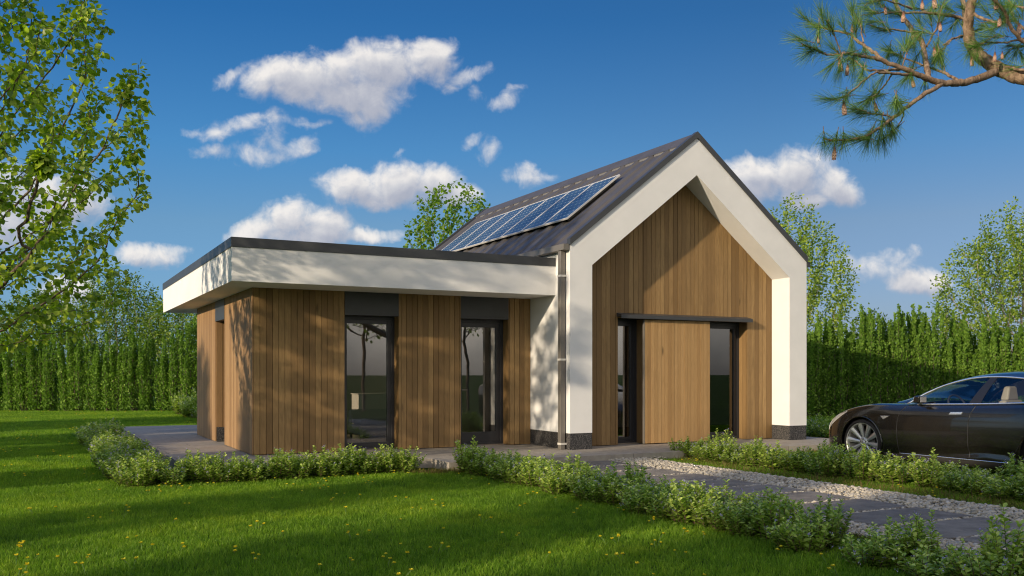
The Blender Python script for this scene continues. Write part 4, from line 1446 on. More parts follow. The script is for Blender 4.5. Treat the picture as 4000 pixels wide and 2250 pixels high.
PAINT = car_paint()
CBLK = simple('satin_black', (.012, .012, .012), .4)
CTRIM = simple('sill_plastic', (.03, .028, .026), .55)
CHROME = simple('chrome', (.9, .9, .92), .25, .85)
ALLOY = simple('silver_alloy', (.62, .6, .57), .32, .55)
TYRE = simple('tyre_rubber', (.022, .02, .019), .75, spec=.3, bump=.002, bscale=90)
DISC = simple('brake_disc', (.3, .29, .28), .4, .8)
LEATHER = simple('beige_leather', (.42, .36, .28), .6)
DARKIN = simple('dark_interior', (.03, .03, .032), .7)
LAMP = simple('headlamp_lens', (.35, .34, .32), .08, .0, .8, coat=1.0)

CSC = 1.077
car = empty('car', (4.45, -3.6, -.12), 0, CSC)
tag(car, 'black four-door saloon parked on the grass at the right edge, nose towards the house', 'car')


def interp(xs, ys, x):
    """smooth monotone-ish interpolation (Catmull-Rom on a non-uniform table)"""
    xs = np.array(xs, float); ys = np.array(ys, float)
    m = np.gradient(ys, xs)
    x = np.clip(x, xs[0], xs[-1])
    i = np.clip(np.searchsorted(xs, x) - 1, 0, len(xs) - 2)
    h = xs[i + 1] - xs[i]; t_ = (x - xs[i]) / h
    return (2 * t_ ** 3 - 3 * t_ ** 2 + 1) * ys[i] + (t_ ** 3 - 2 * t_ ** 2 + t_) * h * m[i] + (-2 * t_ ** 3 + 3 * t_ ** 2) * ys[i + 1] + (t_ ** 3 - t_ ** 2) * h * m[i + 1]


def Wm(s): return interp([-.95, -.9, -.82, -.7, -.5, -.2, .2, .8, 1.6, 2.6, 3.2, 3.6, 3.85, 3.98, 4.05], [.40, .62, .76, .86, .925, .955, .965, .965, .968, .972, .975, .95, .88, .76, .5], s)
def Zs(s): return interp([-.95, -.82, -.69, -.6, -.49, -.28, -.09, .15, .43, .8, 1.07, 1.9, 2.6, 3.2, 3.6, 3.9, 4.05], [.56, .62, .68, .735, .785, .86, .905, .94, .95, .95, .962, .992, 1.025, 1.06, 1.08, 1.06, .98], s)
def Zc(s): return interp([-.95, -.82, -.69, -.5, -.2, .15, .43, .7, 1.0, 3.3, 3.6, 3.9, 4.05], [.58, .68, .75, .82, .895, .955, .985, 1.0, 1.01, 1.12, 1.13, 1.12, 1.02], s)
def Zb(s): return interp([-.95, -.8, -.5, 0, 1, 3, 3.5, 4.05], [.24, .19, .16, .17, .175, .18, .2, .34], s)
FR = [-.03, 0, .07, .16, .30, .52, .74, .86, .94, .985, 1.0]
WR = [.80, .955, .985, .992, 1.0, 1.005, .998, .985, .965, .94, .90]


def section(s, n=54):
    W_, zs, zc, zb = Wm(s), Zs(s), Zc(s), Zb(s)
    w = [W_ * r for r in WR]; z = [zb + (zs - zb) * f for f in FR]
    w += [W_ * .78, W_ * .5, W_ * .22, 0.0]
    z += [zs + (zc - zs) * .12 + .004, zs + (zc - zs) * .62, zs + (zc - zs) * .93, zc]
    w, z = np.array(w), np.array(z)
    d_ = np.concatenate([[0], np.cumsum(np.hypot(np.diff(w), np.diff(z)))]); d_ /= d_[-1]
    t_ = np.linspace(0, 1, n)
    ww, zz = interp(d_, w, t_), interp(d_, z, t_)
    # lower body crease along the doors
    cz = np.interp(s, [.45, 1.6, 2.1, 2.45, 2.6], [.295, .352, .416, .385, .36])
    if .45 < s < 2.62:
        k = np.clip((cz - zz) / .02, 0, 1) * np.clip((zz - (cz - .14)) / .1, 0, 1) * min(1, (s - .45) / .5, (2.62 - s) / .15)
        ww = ww - .022 * k * (zz < cz)
    # shoulder line
    k = np.exp(-((zz - (.775 + .01 * s)) / .012) ** 2) * (1 if -.1 < s < 3.6 else 0)
    ww = ww + .004 * k
    return ww, zz


def sidew(s, z):
    ww, zz = section(s)
    m = int(np.argmax(zz > Zs(s) * .998)) or len(zz)
    return float(np.interp(z, zz[3:m], ww[3:m]))


SS = np.concatenate([np.linspace(-.95, -.7, 12), np.linspace(-.67, 3.6, 118), np.linspace(3.63, 4.05, 12)])
NSEC = 54
secs = [section(s, NSEC) for s in SS]
AXLES = ((0.0, .352), (2.96, .352)); AR = .392
for side in (-1, 1):
    vid = {}
    V = []
    for i, s in enumerate(SS):
        for j in range(NSEC):
            V.append([side * secs[i][0][j], -s, secs[i][1][j]])
    V = np.array(V)
    F = []
    cab0, cab1 = .86, 3.35
    keep_snap = {}
    for i in range(len(SS) - 1):
        for j in range(NSEC - 1):
            q = [i * NSEC + j, i * NSEC + j + 1, (i + 1) * NSEC + j + 1, (i + 1) * NSEC + j]
            sc_ = (SS[i] + SS[i + 1]) / 2
            if cab0 < sc_ < cab1 and abs(V[q[0], 0]) < Wm(sc_) * .885 and V[q[0], 2] > .8: continue
            drop = False
            for (ax, az) in AXLES:
                r = np.hypot(-V[q, 1] - ax, V[q, 2] - az)
                if (r < AR).all() or ((r < AR).sum() >= 3) or (V[q, 2].mean() < az and abs(sc_ - ax) < AR - .002): drop = True
            if drop and abs(V[q[0], 0]) > .5 * Wm(sc_): continue
            F.append(q)
    usedv = np.unique(np.array(F))
    for (ax, az) in AXLES:
        ds, dz = -V[:, 1] - ax, V[:, 2] - az
        r = np.hypot(ds, dz)
        m = (r < AR + .022) & (r > AR - .05) & (np.abs(V[:, 0]) > .6) & (V[:, 2] < .86)
        mm = np.zeros(len(V), bool); mm[usedv] = True
        m &= mm
        # only boundary-ish ones inside the circle are pushed out on to it
        inner = m & (r < AR)
        for k in np.where(inner)[0]:
            if dz[k] > 0:
                V[k, 1] = -(ax + ds[k] / r[k] * AR); V[k, 2] = az + dz[k] / r[k] * AR
            else:
                V[k, 1] = -(ax + math.copysign(AR, ds[k]))
    if side == -1: bodyV, bodyF = V, np.array(F)
    else:
        bodyF = np.vstack([bodyF, np.array(F)[:, ::-1] + len(bodyV)]); bodyV = np.vstack([bodyV, V])
body = np_mesh('body', bodyV, bodyF, np.full(len(bodyF), .5), PAINT, car, smooth=True)
bmx = bmesh.new(); bmx.from_mesh(body.data); bmesh.ops.remove_doubles(bmx, verts=bmx.verts, dist=.0008)
bmesh.ops.delete(bmx, geom=[v for v in bmx.verts if not v.link_faces], context='VERTS')
bmesh.ops.recalc_face_normals(bmx, faces=bmx.faces); bmx.to_mesh(body.data); bmx.free(); body.data.shade_smooth()
sm = body.modifiers.new('thick', 'SOLIDIFY'); sm.thickness = .012; sm.offset = -1

# greenhouse curves: window line (s, z, w) and roof
GS = [.77, .86, .98, 1.08, 1.20, 1.42, 1.66, 1.90, 2.05, 2.25, 2.5, 2.8, 3.05, 3.25, 3.38]
GZt = [.95, 1.0, 1.085, 1.14, 1.20, 1.278, 1.335, 1.36, 1.363, 1.358, 1.335, 1.275, 1.2, 1.13, 1.085]
def Tz(s): return interp(GS, GZt, s)
def Tw(s): return float(.895 - (Tz(s) - .96) * .60) if Tz(s) > .96 else .895
RS = [.50, .66, .80, .95, 1.1, 1.26, 1.54, 1.81, 2.05, 2.4, 2.8, 3.15, 3.45, 3.7]
RZ = [.995, 1.06, 1.135, 1.205, 1.262, 1.315, 1.385, 1.425, 1.442, 1.445, 1.40, 1.31, 1.205, 1.115]
def Rz(s): return float(interp(RS, RZ, s))
def Bz(s): return float(Zs(s)) - .0
def Bw(s): return float(Wm(s)) * .925


def gh_side(s, v):
    """point on the side glass, v 0 belt .. 1 window line"""
    z0, z1 = Bz(s), float(Tz(s)); w0, w1 = Bw(s), Tw(s)
    bul = .018 * math.sin(math.pi * v)
    return (w0 + (w1 - w0) * v + bul, z0 + (z1 - z0) * v)


def band(name, mat, sa, sb, va, vb, off=0.0, ns=30, nv=8, parent=None, slant0=0.0, slant1=0.0):
    """patch of both side bands is one part per side; slant shears the ends for the pillars"""
    out = []
    for side in (-1, 1):
        rows = []
        for i in range(ns + 1):
            row = []
            for j in range(nv + 1):
                v = va + (vb - va) * j / nv
                s0 = sa + slant0 * v; s1 = sb + slant1 * v
                s = s0 + (s1 - s0) * i / ns
                w, z = gh_side(s, v)
                row.append((side * (w + off), -s, z))
            rows.append(row)
        m = MB(); m.grid(rows)
        o = m.build(name, mat, parent or car, smooth=True)
        out.append(o)
    return out


band('side_window', M['carglass'], .84, 1.80, .0, .97, 0, slant0=.0, slant1=.17)
band('rear_side_window', M['carglass'], 1.95, 3.3, 0, .97, 0, slant0=.1, slant1=-.02)
band('centre_pillar', CBLK, 1.785, 1.965, 0, 1.0, .004, ns=6, slant0=.17, slant1=.09)


def curve_tube(name, pts, r, mat, parent=car, n=8):
    for side in (-1, 1):
        m = MB(); m.tube([(side * w, -s, z) for (s, z, w) in pts], r, n); m.build(name, mat, parent, smooth=True)


ps = np.linspace(.80, 3.36, 60)
curve_tube('window_trim', [(s, float(Tz(s)), Tw(s) + .006) for s in ps], .0105, CHROME)
curve_tube('belt_trim', [(s, Bz(s) + .004, Bw(s) + .012) for s in np.linspace(.98, 3.36, 50)], .010, CHROME)
curve_tube('sill_trim', [(s, .242, sidew(s, .242) + .004) for s in np.linspace(.70, 2.42, 40)], .006, CHROME)
# roof, screens
def roofband(name, mat, sa, sb, ua, ub, off=0.0, ns=30, nu=16):
    rows = []
    for i in range(ns + 1):
        s = sa + (sb - sa) * i / ns
        row = []
        for j in range(nu + 1):
            u = ua + (ub - ua) * j / nu   # -1 .. 1 across
            tw, tz = Tw(s) if s > .8 else .88, float(Tz(s)) if s > .77 else min(.97, Rz(s) - .01)
            a = abs(u)
            z = tz + (Rz(s) - tz) * (1 - a ** 2.6) ** .8 if Rz(s) > tz else tz
            # screen base bows forward in the middle
            ss = s - (.18 * (1 - a * a) * max(0, (1.05 - s)) / .5 if s < 1.05 else 0)
            row.append((u * tw, -ss, z + off))
        rows.append(row)
    m = MB(); m.grid(rows)
    return m.build(name, mat, car, smooth=True)


roofband('roof', PAINT, 1.30, 2.62, -1, 1)
roofband('windscreen', M['carglass'], .60, 1.31, -.9, .9)
roofband('rear_screen', M['carglass'], 2.6, 3.5, -.86, .86)
for u0, u1 in ((-1, -.89), (.89, 1)):
    roofband('front_pillar', PAINT, .60, 1.31, u0, u1, .001, nu=4)
    roofband('rear_pillar', PAINT, 2.6, 3.5, u0 if u0 < 0 else .85, -.85 if u0 < 0 else 1, .001, nu=4)
# seams, handles, badge
def surf_line(name, pts, r, mat=CBLK, dense=14):
    P_ = []
    for (a, b) in zip(pts[:-1], pts[1:]):
        for i in range(dense): P_.append((a[0] + (b[0] - a[0]) * i / dense, a[1] + (b[1] - a[1]) * i / dense))
    P_.append(pts[-1])
    curve_tube(name, [(s, z, sidew(s, z) + r * .1) for s, z in P_], r, mat, body, 5)


surf_line('door_seam', [(.80, .93), (.735, .86), (.68, .75), (.668, .62), (.675, .45), (.70, .25)], .005)
surf_line('door_seam', [(1.92, .975), (1.86, .86), (1.835, .74), (1.83, .5), (1.84, .25)], .005)
surf_line('door_seam', [(2.95, 1.03), (2.9, .9), (2.72, .72), (2.58, .5), (2.47, .32), (2.42, .24)], .005)
surf_line('bumper_seam', [(-.36, .80), (-.30, .765), (-.28, .745)], .004)
for side in (-1, 1):
    for s0, z0 in ((1.51, .853), (2.63, .885)):
        m = MB()
        w = sidew(s0 + .1, z0)
        m.hexa([(side * (w - .01), -s0, z0 - .013), (side * (w + .012), -s0 - .02, z0 - .015), (side * (w + .012), -s0 - .215, z0 - .006), (side * (w - .01), -s0 - .22, z0 - .006),
                (side * (w - .01), -s0 - .05, z0 + .023), (side * (w + .008), -s0 - .05, z0 + .022), (side * (w + .008), -s0 - .235, z0 + .03), (side * (w - .01), -s0 - .235, z0 + .03)])
        m.build('door_handle', CHROME, car, bevel=.004)
    w = sidew(.46, .75)
    m = MB()
    m.add([(side * (w + .001), -.375, .778), (side * (w + .001), -.545, .783), (side * (w + .001), -.43, .722), (side * (w + .012), -.382, .775), (side * (w + .012), -.535, .780), (side * (w + .012), -.432, .727)],
          [(0, 1, 2), (3, 5, 4), (0, 3, 4, 1), (1, 4, 5, 2), (2, 5, 3, 0)])
    bd = m.build('badge', CHROME, car)
    m = MB(); m.box(min(side * (w + .0125), side * (w + .014)), max(side * (w + .0125), side * (w + .014)), -.452, -.42, .762, .768)
    m.box(min(side * (w + .0125), side * (w + .014)), max(side * (w + .0125), side * (w + .014)), -.439, -.433, .74, .762)
    m.build('emblem', DISC, bd)
    # door mirror
    m = MB()
    x0, x1 = sorted((side * .93, side * 1.09))
    m.hexa([(x0 if side > 0 else x0, -1.03, .99), (x1, -1.05, .99), (x1, -1.15, .985), (x0, -1.15, .985), (x0, -1.06, 1.09), (x1, -1.09, 1.085), (x1, -1.155, 1.09), (x0, -1.155, 1.095)])
    mr = m.build('door_mirror', PAINT, car, bevel=.025)
    m = MB(); m.tube([(side * .87, -1.0, .965), (side * .93, -1.05, .985), (side * .97, -1.09, 1.0)], [.03, .024, .02], 8); m.build('mirror_stalk', CHROME, mr, smooth=True)
    m = MB(); m.box(x0 + .02, x1 - .02, -1.162, -1.156, 1.0, 1.08); m.build('mirror_glass', CHROME, mr)
    # headlamp patch on the front corner
    rows = []
    for i in range(9):
        s = -.80 + .50 * i / 8
        row = []
        for j in range(5):
            ww, zz = section(s)
            zt = float(Zs(s)) - .012 - (.02 * (i / 8)); zb2 = zt - .11 * (1 - (i / 8) ** 1.5) - .01
            z = zb2 + (zt - zb2) * j / 4
            row.append((side * (sidew(s, z) + .004), -s, z))
        rows.append(row)
    m = MB(); m.grid(rows); m.build('headlamp', LAMP, car, smooth=True)
# sills and front lip in satin plastic
for side in (-1, 1):
    rows = []
    for s in np.linspace(.42, 2.55, 30):
        rows.append([(side * (sidew(s, .235) + .002), -s, .236), (side * (sidew(s, .2) + .004), -s, .2), (side * .93, -s, .165), (side * .85, -s, .13), (side * .5, -s, .12)])
    m = MB(); m.grid(rows); m.build('sill', CTRIM, car, smooth=True)
rows = []
for a in np.linspace(-1, 1, 41):
    # plan outline of the nose
    s_ = -.93 + .56 * abs(a) ** 3.0
    w_ = math.copysign(min(abs(a) * 1.02, 1) * float(Wm(max(s_ + .02, -.9))) * (1.0 if abs(a) > .5 else 1), a) if abs(a) > .55 else a * 1.12 * .93
    rows.append([(w_, -s_ - .01, .235), (w_ * 1.01, -s_ + .035, .20), (w_ * 1.0, -s_ + .03, .155), (w_ * .9, -s_ - .08, .13)])
m = MB(); m.grid(rows); m.build('front_lip', CTRIM, car, smooth=True)
# wheel housings
for ax, az in AXLES:
    for side in (-1, 1):
        m = MB()
        prof = []
        rows = []
        for k in range(25):
            t_ = math.pi * (-.12 + 1.24 * k / 24)
            rows.append([(side * w, -(ax + .405 * math.cos(t_)), az + .405 * math.sin(t_)) for w in (.93, .55)])
        m.grid(rows)
        m.add([(side * .55, -(ax + .405 * math.cos(2 * math.pi * k / 24)), az + .405 * math.sin(2 * math.pi * k / 24)) for k in range(24)], [tuple(range(24))])
        m.build('wheel_housing', CBLK, car)
        # arch lip
        pts = []
        for k in range(31):
            t_ = math.pi * (-.06 + 1.12 * k / 30)
            s, z = ax + (AR + .004) * math.cos(t_), az + (AR + .004) * math.sin(t_)
            pts.append((side * (sidew(s, max(z, .2)) - .002), -s, max(z, .17)))
        m = MB(); m.tube(pts, .011, 8); m.build('arch_lip', PAINT, car, smooth=True)
        # wheel
        xo = side * .945
        def X(t_): return xo - side * t_
        m = MB()
        sg = -side
        m.lathe([(.286, sg * .012), (.300, sg * .004), (.303, sg * .012), (.296, sg * .024), (.283, sg * .055), (.27, sg * .20), (.286, sg * .225)], 48, 'x', (xo, -ax, az))
        for k in range(10):
            # paired blades
            th = 2 * math.pi * (k / 10) + .12
            ct, st_ = math.cos(th), math.sin(th)
            def pt(r, b, d): return (X(d), -ax + ct * r - st_ * b, az + st_ * r + ct * b)
            for (b0, b1, d0, d1) in ((-.014, .0, .030, .018), (.0, .014, .018, .030)):
                w2 = 3.0
                m.hexa([pt(.045, b0, d0 + .03), pt(.285, b0 * w2, d0 - .010), pt(.285, b1 * w2, d1 - .010), pt(.045, b1, d1 + .03),
                        pt(.045, b0, d0 + .055), pt(.285, b0 * w2, d0 + .025), pt(.285, b1 * w2, d1 + .025), pt(.045, b1, d1 + .055)])
        m.lathe([(0, sg * .038), (.05, sg * .038), (.078, sg * .048), (.08, sg * .08)], 32, 'x', (xo, -ax, az))
        wl = m.build('wheel', ALLOY, car)
        m = MB()
        m.lathe([(.292, sg * .03), (.303, sg * .004), (.318, sg * -.006), (.335, sg * .002), (.347, sg * .016), (.352, sg * .035), (.353, sg * .12), (.352, sg * .205), (.34, sg * .235), (.3, sg * .24)], 72, 'x', (xo, -ax, az))
        for k in range(60):
            th = 2 * math.pi * k / 60
            for (da, db) in ((.018, .055), (.18, .222)):
                c_, s__ = math.cos(th), math.sin(th); c2, s2 = math.cos(th + .045), math.sin(th + .045)
                r0, r1 = .352, .3555
                xs_ = sorted((X(da), X(db)))
                m.hexa([(xs_[0], -ax + c_ * r0, az + s__ * r0), (xs_[1], -ax + c_ * r0, az + s__ * r0), (xs_[1], -ax + c2 * r0, az + s2 * r0), (xs_[0], -ax + c2 * r0, az + s2 * r0),
                        (xs_[0], -ax + c_ * r1, az + s__ * r1), (xs_[1], -ax + c_ * r1, az + s__ * r1), (xs_[1], -ax + c2 * r1, az + s2 * r1), (xs_[0], -ax + c2 * r1, az + s2 * r1)])
        m.build('tyre', TYRE, wl, smooth=False)
        m = MB(); m.lathe([(0, sg * .10), (.17, sg * .10), (.17, sg * .125), (0, sg * .125)], 36, 'x', (xo, -ax, az)); m.build('brake_disc', DISC, wl)
        m = MB(); m.lathe([(0, sg * .030), (.026, sg * .031), (.031, sg * .039)], 24, 'x', (xo, -ax, az)); hcap = m.build('hub_cap', ALLOY, wl, smooth=True)
        m = MB()
        a_, b_ = sorted((X(.0295), X(.0275)))
        m.box(a_, b_, -ax - .015, -ax + .015, az + .008, az + .013); m.box(a_, b_, -ax - .003, -ax + .003, az - .018, az + .008)
        for k in range(5):
            th = math.pi / 2 + 2 * math.pi * k / 5
            m.lathe([(0, sg * .033), (.009, sg * .034), (.010, sg * .05)], 10, 'x', (xo, -ax + math.cos(th) * .052, az + math.sin(th) * .052))
        m.build('lug_nuts', CBLK, wl)
# cabin
m = MB(); m.box(-.8, .8, -3.3, -.62, .28, .32); m.box(-.86, -.83, -3.3, -.6, .3, .93); m.box(.83, .86, -3.3, -.6, .3, .93); m.box(-.85, .85, -.62, -.55, .3, .95); m.box(-.85, .85, -3.35, -3.3, .3, 1.0)
m.build('cabin_lining', DARKIN, car)
m = MB(); m.prism([(-.70, .93), (-1.12, .965), (-1.2, .93), (-1.18, .7), (-.7, .7)], 'x', -.82, .82); m.build('dashboard', DARKIN, car, bevel=.02)
for side in (-1, 1):
    x = side * .38
    m = MB(); m.box(x - .25, x + .25, -1.95, -1.35, .42, .6); m.build('seat', LEATHER, car, bevel=.05)
    sq = KIDS[car.name][-1]
    m = MB(); m.hexa([(x - .25, -1.82, .55), (x + .25, -1.82, .55), (x + .25, -1.98, .55), (x - .25, -1.98, .55), (x - .2, -2.0, 1.05), (x + .2, -2.0, 1.05), (x + .2, -2.12, 1.05), (x - .2, -2.12, 1.05)])
    m.build('seat_back', LEATHER, sq, bevel=.045)
    m = MB(); m.hexa([(x - .13, -1.97, 1.04), (x + .13, -1.97, 1.04), (x + .13, -2.09, 1.04), (x - .13, -2.09, 1.04), (x - .085, -2.0, 1.235), (x + .085, -2.0, 1.235), (x + .085, -2.09, 1.235), (x - .085, -2.09, 1.235)])
    m.build('headrest', LEATHER, sq, bevel=.03)
m = MB(); m.box(-.62, .62, -3.0, -2.6, .42, .6); m.hexa([(-.62, -2.9, .55), (.62, -2.9, .55), (.62, -3.05, .55), (-.62, -3.05, .55), (-.6, -3.05, 1.03), (.6, -3.05, 1.03), (.6, -3.15, 1.03), (-.6, -3.15, 1.03)])
m.build('rear_seat', LEATHER, car, bevel=.04)
m = MB()
cpt = Vector((-.38, -1.24, .93)); nn = Vector((0, -.9, .42)).normalized(); ua = Vector((1, 0, 0)); va = nn.cross(ua)
m.tube([cpt + (ua * math.cos(t_) + va * math.sin(t_)) * .18 for t_ in np.linspace(0, 2 * math.pi, 33)], .016, 8, cap=False)
m.tube([cpt, cpt - nn * .2], .03, 8); m.tube([cpt - ua * .17, cpt + ua * .17], .014, 6)
m.build('steering_wheel', DARKIN, car, smooth=True)
m = MB(); m.box(-.12, .12, -1.24, -1.21, 1.235, 1.285); m.build('rear_view_mirror', CBLK, car, bevel=.01)
# tail: lamps and number-plate-free bumper
for side in (-1, 1):
    m = MB()
    rows = []
    for i in range(7):
        s = 3.72 + .24 * i / 6
        z1 = float(Zs(s)) - .09; z0 = z1 - .12
        rows.append([(side * (sidew(s, z) + .004), -s, z) for z in (z0, (z0 + z1) / 2, z1)])
    m.grid(rows); m.build('tail_lamp', simple('tail_lamp_lens', (.3, .01, .01), .15), car, smooth=True)
# ------------------------------------------------------------------ pine reaching in from the upper right
pine_base = np.array([3.1, -12.3, GZ])
pine = empty('pine_tree', tuple(pine_base))
tag(pine, 'long-needled pine whose branches with hanging cones reach in from the top right', 'pine tree')
prg = np.random.default_rng(12)
def Z(x, y, dep):  # sketch coordinates -> garden point, local to the pine
    return site(2900 + x * .5522, y * .5522, dep) - pine_base


PB = []   # (points, radii)
def branch(pts, r0, r1):
    P_ = [Z(*p) for p in pts]
    # smooth with Catmull-Rom
    out = []
    n = len(P_)
    for i in range(n - 1):
        p0, p1, p2, p3 = P_[max(i - 1, 0)], P_[i], P_[i + 1], P_[min(i + 2, n - 1)]
        for k in range(6):
            t_ = k / 6
            out.append(.5 * ((2 * p1) + (-p0 + p2) * t_ + (2 * p0 - 5 * p1 + 4 * p2 - p3) * t_ ** 2 + (-p0 + 3 * p1 - 3 * p2 + p3) * t_ ** 3) + prg.normal(size=3) * .003)
    out.append(P_[-1])
    rr = np.linspace(r0, r1, len(out))
    PB.append((out, rr))
    return out


trunk_top = Z(2600, -500, 8.2)
main = branch([(2600, 640, 7.9), (2300, 600, 8.0), (1990, 545, 8.1), (1900, 525, 8.15), (1790, 475, 8.2), (1690, 405, 8.25), (1625, 330, 8.3), (1600, 250, 8.3), (1600, 130, 8.25), (1620, 20, 8.2), (1640, -120, 8.1)], .075, .036)
branch([(1595, 300, 8.28), (1575, 180, 8.45), (1570, 60, 8.6), (1540, -80, 8.7)], .03, .02)
b1 = branch([(1800, 500, 8.18), (1700, 545, 8.05), (1560, 585, 7.9), (1450, 590, 7.8), (1320, 565, 7.7), (1210, 515, 7.6), (1100, 470, 7.55), (960, 420, 7.5), (820, 390, 7.4), (715, 375, 7.3)], .036, .009)
b2 = branch([(1415, 595, 7.78), (1300, 660, 7.6), (1190, 735, 7.5), (1070, 830, 7.4), (960, 910, 7.3), (850, 970, 7.2), (720, 990, 7.15), (580, 990, 7.1)], .022, .006)
b3 = branch([(1015, 440, 7.52), (920, 365, 7.6), (830, 300, 7.7), (750, 240, 7.8), (620, 210, 7.9), (500, 172, 8.0)], .018, .005)
b4 = branch([(1318, 560, 7.7), (1300, 450, 7.9), (1270, 310, 8.1), (1200, 210, 8.3), (1120, 90, 8.5), (1060, -20, 8.6)], .026, .016)
b5 = branch([(1525, 572, 7.85), (1430, 515, 8.0), (1300, 470, 8.15), (1150, 410, 8.3), (1030, 355, 8.4)], .015, .005)
subs = [
 ([(1190, 525, 7.6), (1060, 520, 7.4), (950, 512, 7.3), (870, 560, 7.2), (780, 640, 7.1), (690, 700, 7.0)], .012, .004),
 ([(1140, 488, 7.58), (1000, 497, 7.7), (870, 490, 7.8), (800, 430, 7.9), (740, 405, 7.95)], .012, .005),
 ([(1060, 525, 7.4), (1000, 610, 7.5), (930, 690, 7.6), (870, 730, 7.65)], .008, .004),
 ([(700, 375, 7.3), (640, 230, 7.2), (600, 140, 7.1)], .006, .004),
 ([(715, 375, 7.3), (600, 390, 7.2), (520, 350, 7.1), (420, 310, 7.0)], .008, .004),
 ([(850, 300, 7.65), (840, 190, 7.7), (790, 90, 7.75)], .007, .004),
 ([(1070, 830, 7.4), (960, 808, 7.3), (800, 795, 7.2)], .007, .004),
 ([(1140, 780, 7.45), (1130, 850, 7.5), (1050, 940, 7.55), (985, 985, 7.6)], .007, .004),
 ([(1190, 730, 7.5), (1110, 728, 7.4), (1085, 738, 7.35)], .005, .003),
 ([(1570, 130, 8.4), (1380, 100, 8.3), (1180, 90, 8.2), (1000, 90, 8.1), (840, 110, 8.0)], .014, .004),
 ([(1600, 150, 8.3), (1500, 110, 8.4), (1350, 90, 8.6), (1160, 40, 8.8)], .013, .005),
 ([(1440, 520, 8.0), (1410, 440, 8.1), (1370, 340, 8.1)], .007, .004),
 ([(1130, 470, 7.55), (1170, 350, 7.7), (1180, 290, 7.8)], .006, .004),
 ([(1250, 230, 8.2), (1100, 212, 8.1), (1000, 205, 8.0), (900, 175, 7.9)], .010, .004),
 ([(1300, 330, 8.1), (1380, 190, 8.2), (1400, 80, 8.2), (1440, 0, 8.3)], .009, .005),
 ([(1420, 320, 8.2), (1500, 270, 8.3), (1590, 240, 8.4), (1700, 200, 8.5)], .010, .008),
 ([(1620, 90, 8.25), (1700, 130, 8.1), (1790, 155, 8.0), (1900, 150, 7.9)], .016, .008),
 ([(1990, 300, 7.9), (1900, 200, 7.8), (1850, 80, 7.7), (1760, -20, 7.6)], .018, .010),
 ([(1992, 270, 8.2), (1850, 300, 8.1), (1720, 300, 8.0), (1640, 310, 8.0)], .009, .004),
 ([(2200, 480, 8.0), (2000, 500, 8.0), (1900, 480, 8.1), (1820, 455, 8.15)], .014, .012),
 ([(2100, 260, 8.1), (1990, 200, 8.2), (1920, 120, 8.3), (1880, -40, 8.4)], .014, .010),
 ([(2150, 100, 8.0), (2000, 60, 8.0), (1900, 40, 8.1), (1780, 60, 8.2)], .010, .006),
 ([(2100, 330, 8.2), (1980, 330, 8.3), (1870, 320, 8.3)], .008, .004),
 ([(1200, 60, 8.4), (1080, 20, 8.2), (960, 0, 8.0), (860, 40, 7.9)], .009, .004),
 ([(1480, 280, 8.2), (1420, 350, 8.1), (1340, 450, 8.0)], .006, .003),
 ([(1280, 460, 8.0), (1200, 500, 7.9), (1185, 540, 7.9)], .004, .003),
 ([(1590, 330, 8.1), (1620, 400, 8.0)], .006, .004),
]
sub_pts = [branch(*s) for s in subs]
# trunk and a couple of limbs outside the picture
tr = [np.array([0, 0, 0]), np.array([.05, 0, 1.5]), np.array([0, .1, 3.0]), np.array([.1, 0, 4.6]), np.array([0, 0, 6.4]), np.array([-.05, .05, 8.2]), np.array([0, 0, 9.8])]
PB.append((tr, [.19, .17, .155, .135, .11, .07, .03]))
limb0 = np.array([0, 0, 2.7])
def limb_pt(f): return limb0 * (1 - f) + main[0] * f + np.array([0, 0, -.35 * math.sin(math.pi * f)])
PB.append(([limb_pt(f) for f in np.linspace(0, 1, 10)], list(np.linspace(.12, .075, 10))))
for e_, f in ((Z(2150, 100, 8.0), .62), (Z(2100, 330, 8.2), .74), (Z(2200, 480, 8.0), .82)):
    b_ = limb_pt(f)
    PB.append(([b_ * (1 - t_) + e_ * t_ + np.array([0, 0, .16 * math.sin(math.pi * t_)]) + prg.normal(size=3) * .015 for t_ in np.linspace(0, 1, 8)], list(np.linspace(.035, .012, 8))))
crown_twigs = []
for k in range(34):
    z = 3.6 + 6.0 * k / 34; a_ = k * 2.4; ln = 1.9 * (1 - .65 * (z - 3.6) / 6.2)
    p_ = [np.array([math.cos(a_ + .12 * math.sin(q * 3)) * ln * q, math.sin(a_) * ln * q, z + .35 * q * q + .05 * math.sin(q * 7)]) for q in np.linspace(0, 1, 6)]
    PB.append((p_, list(np.linspace(.03, .006, 6)))); crown_twigs.append(p_)
TRK = MB()
for pts, rr in PB: TRK.tube([tuple(p) for p in pts], list(rr), 10 if max(rr) > .03 else 6)

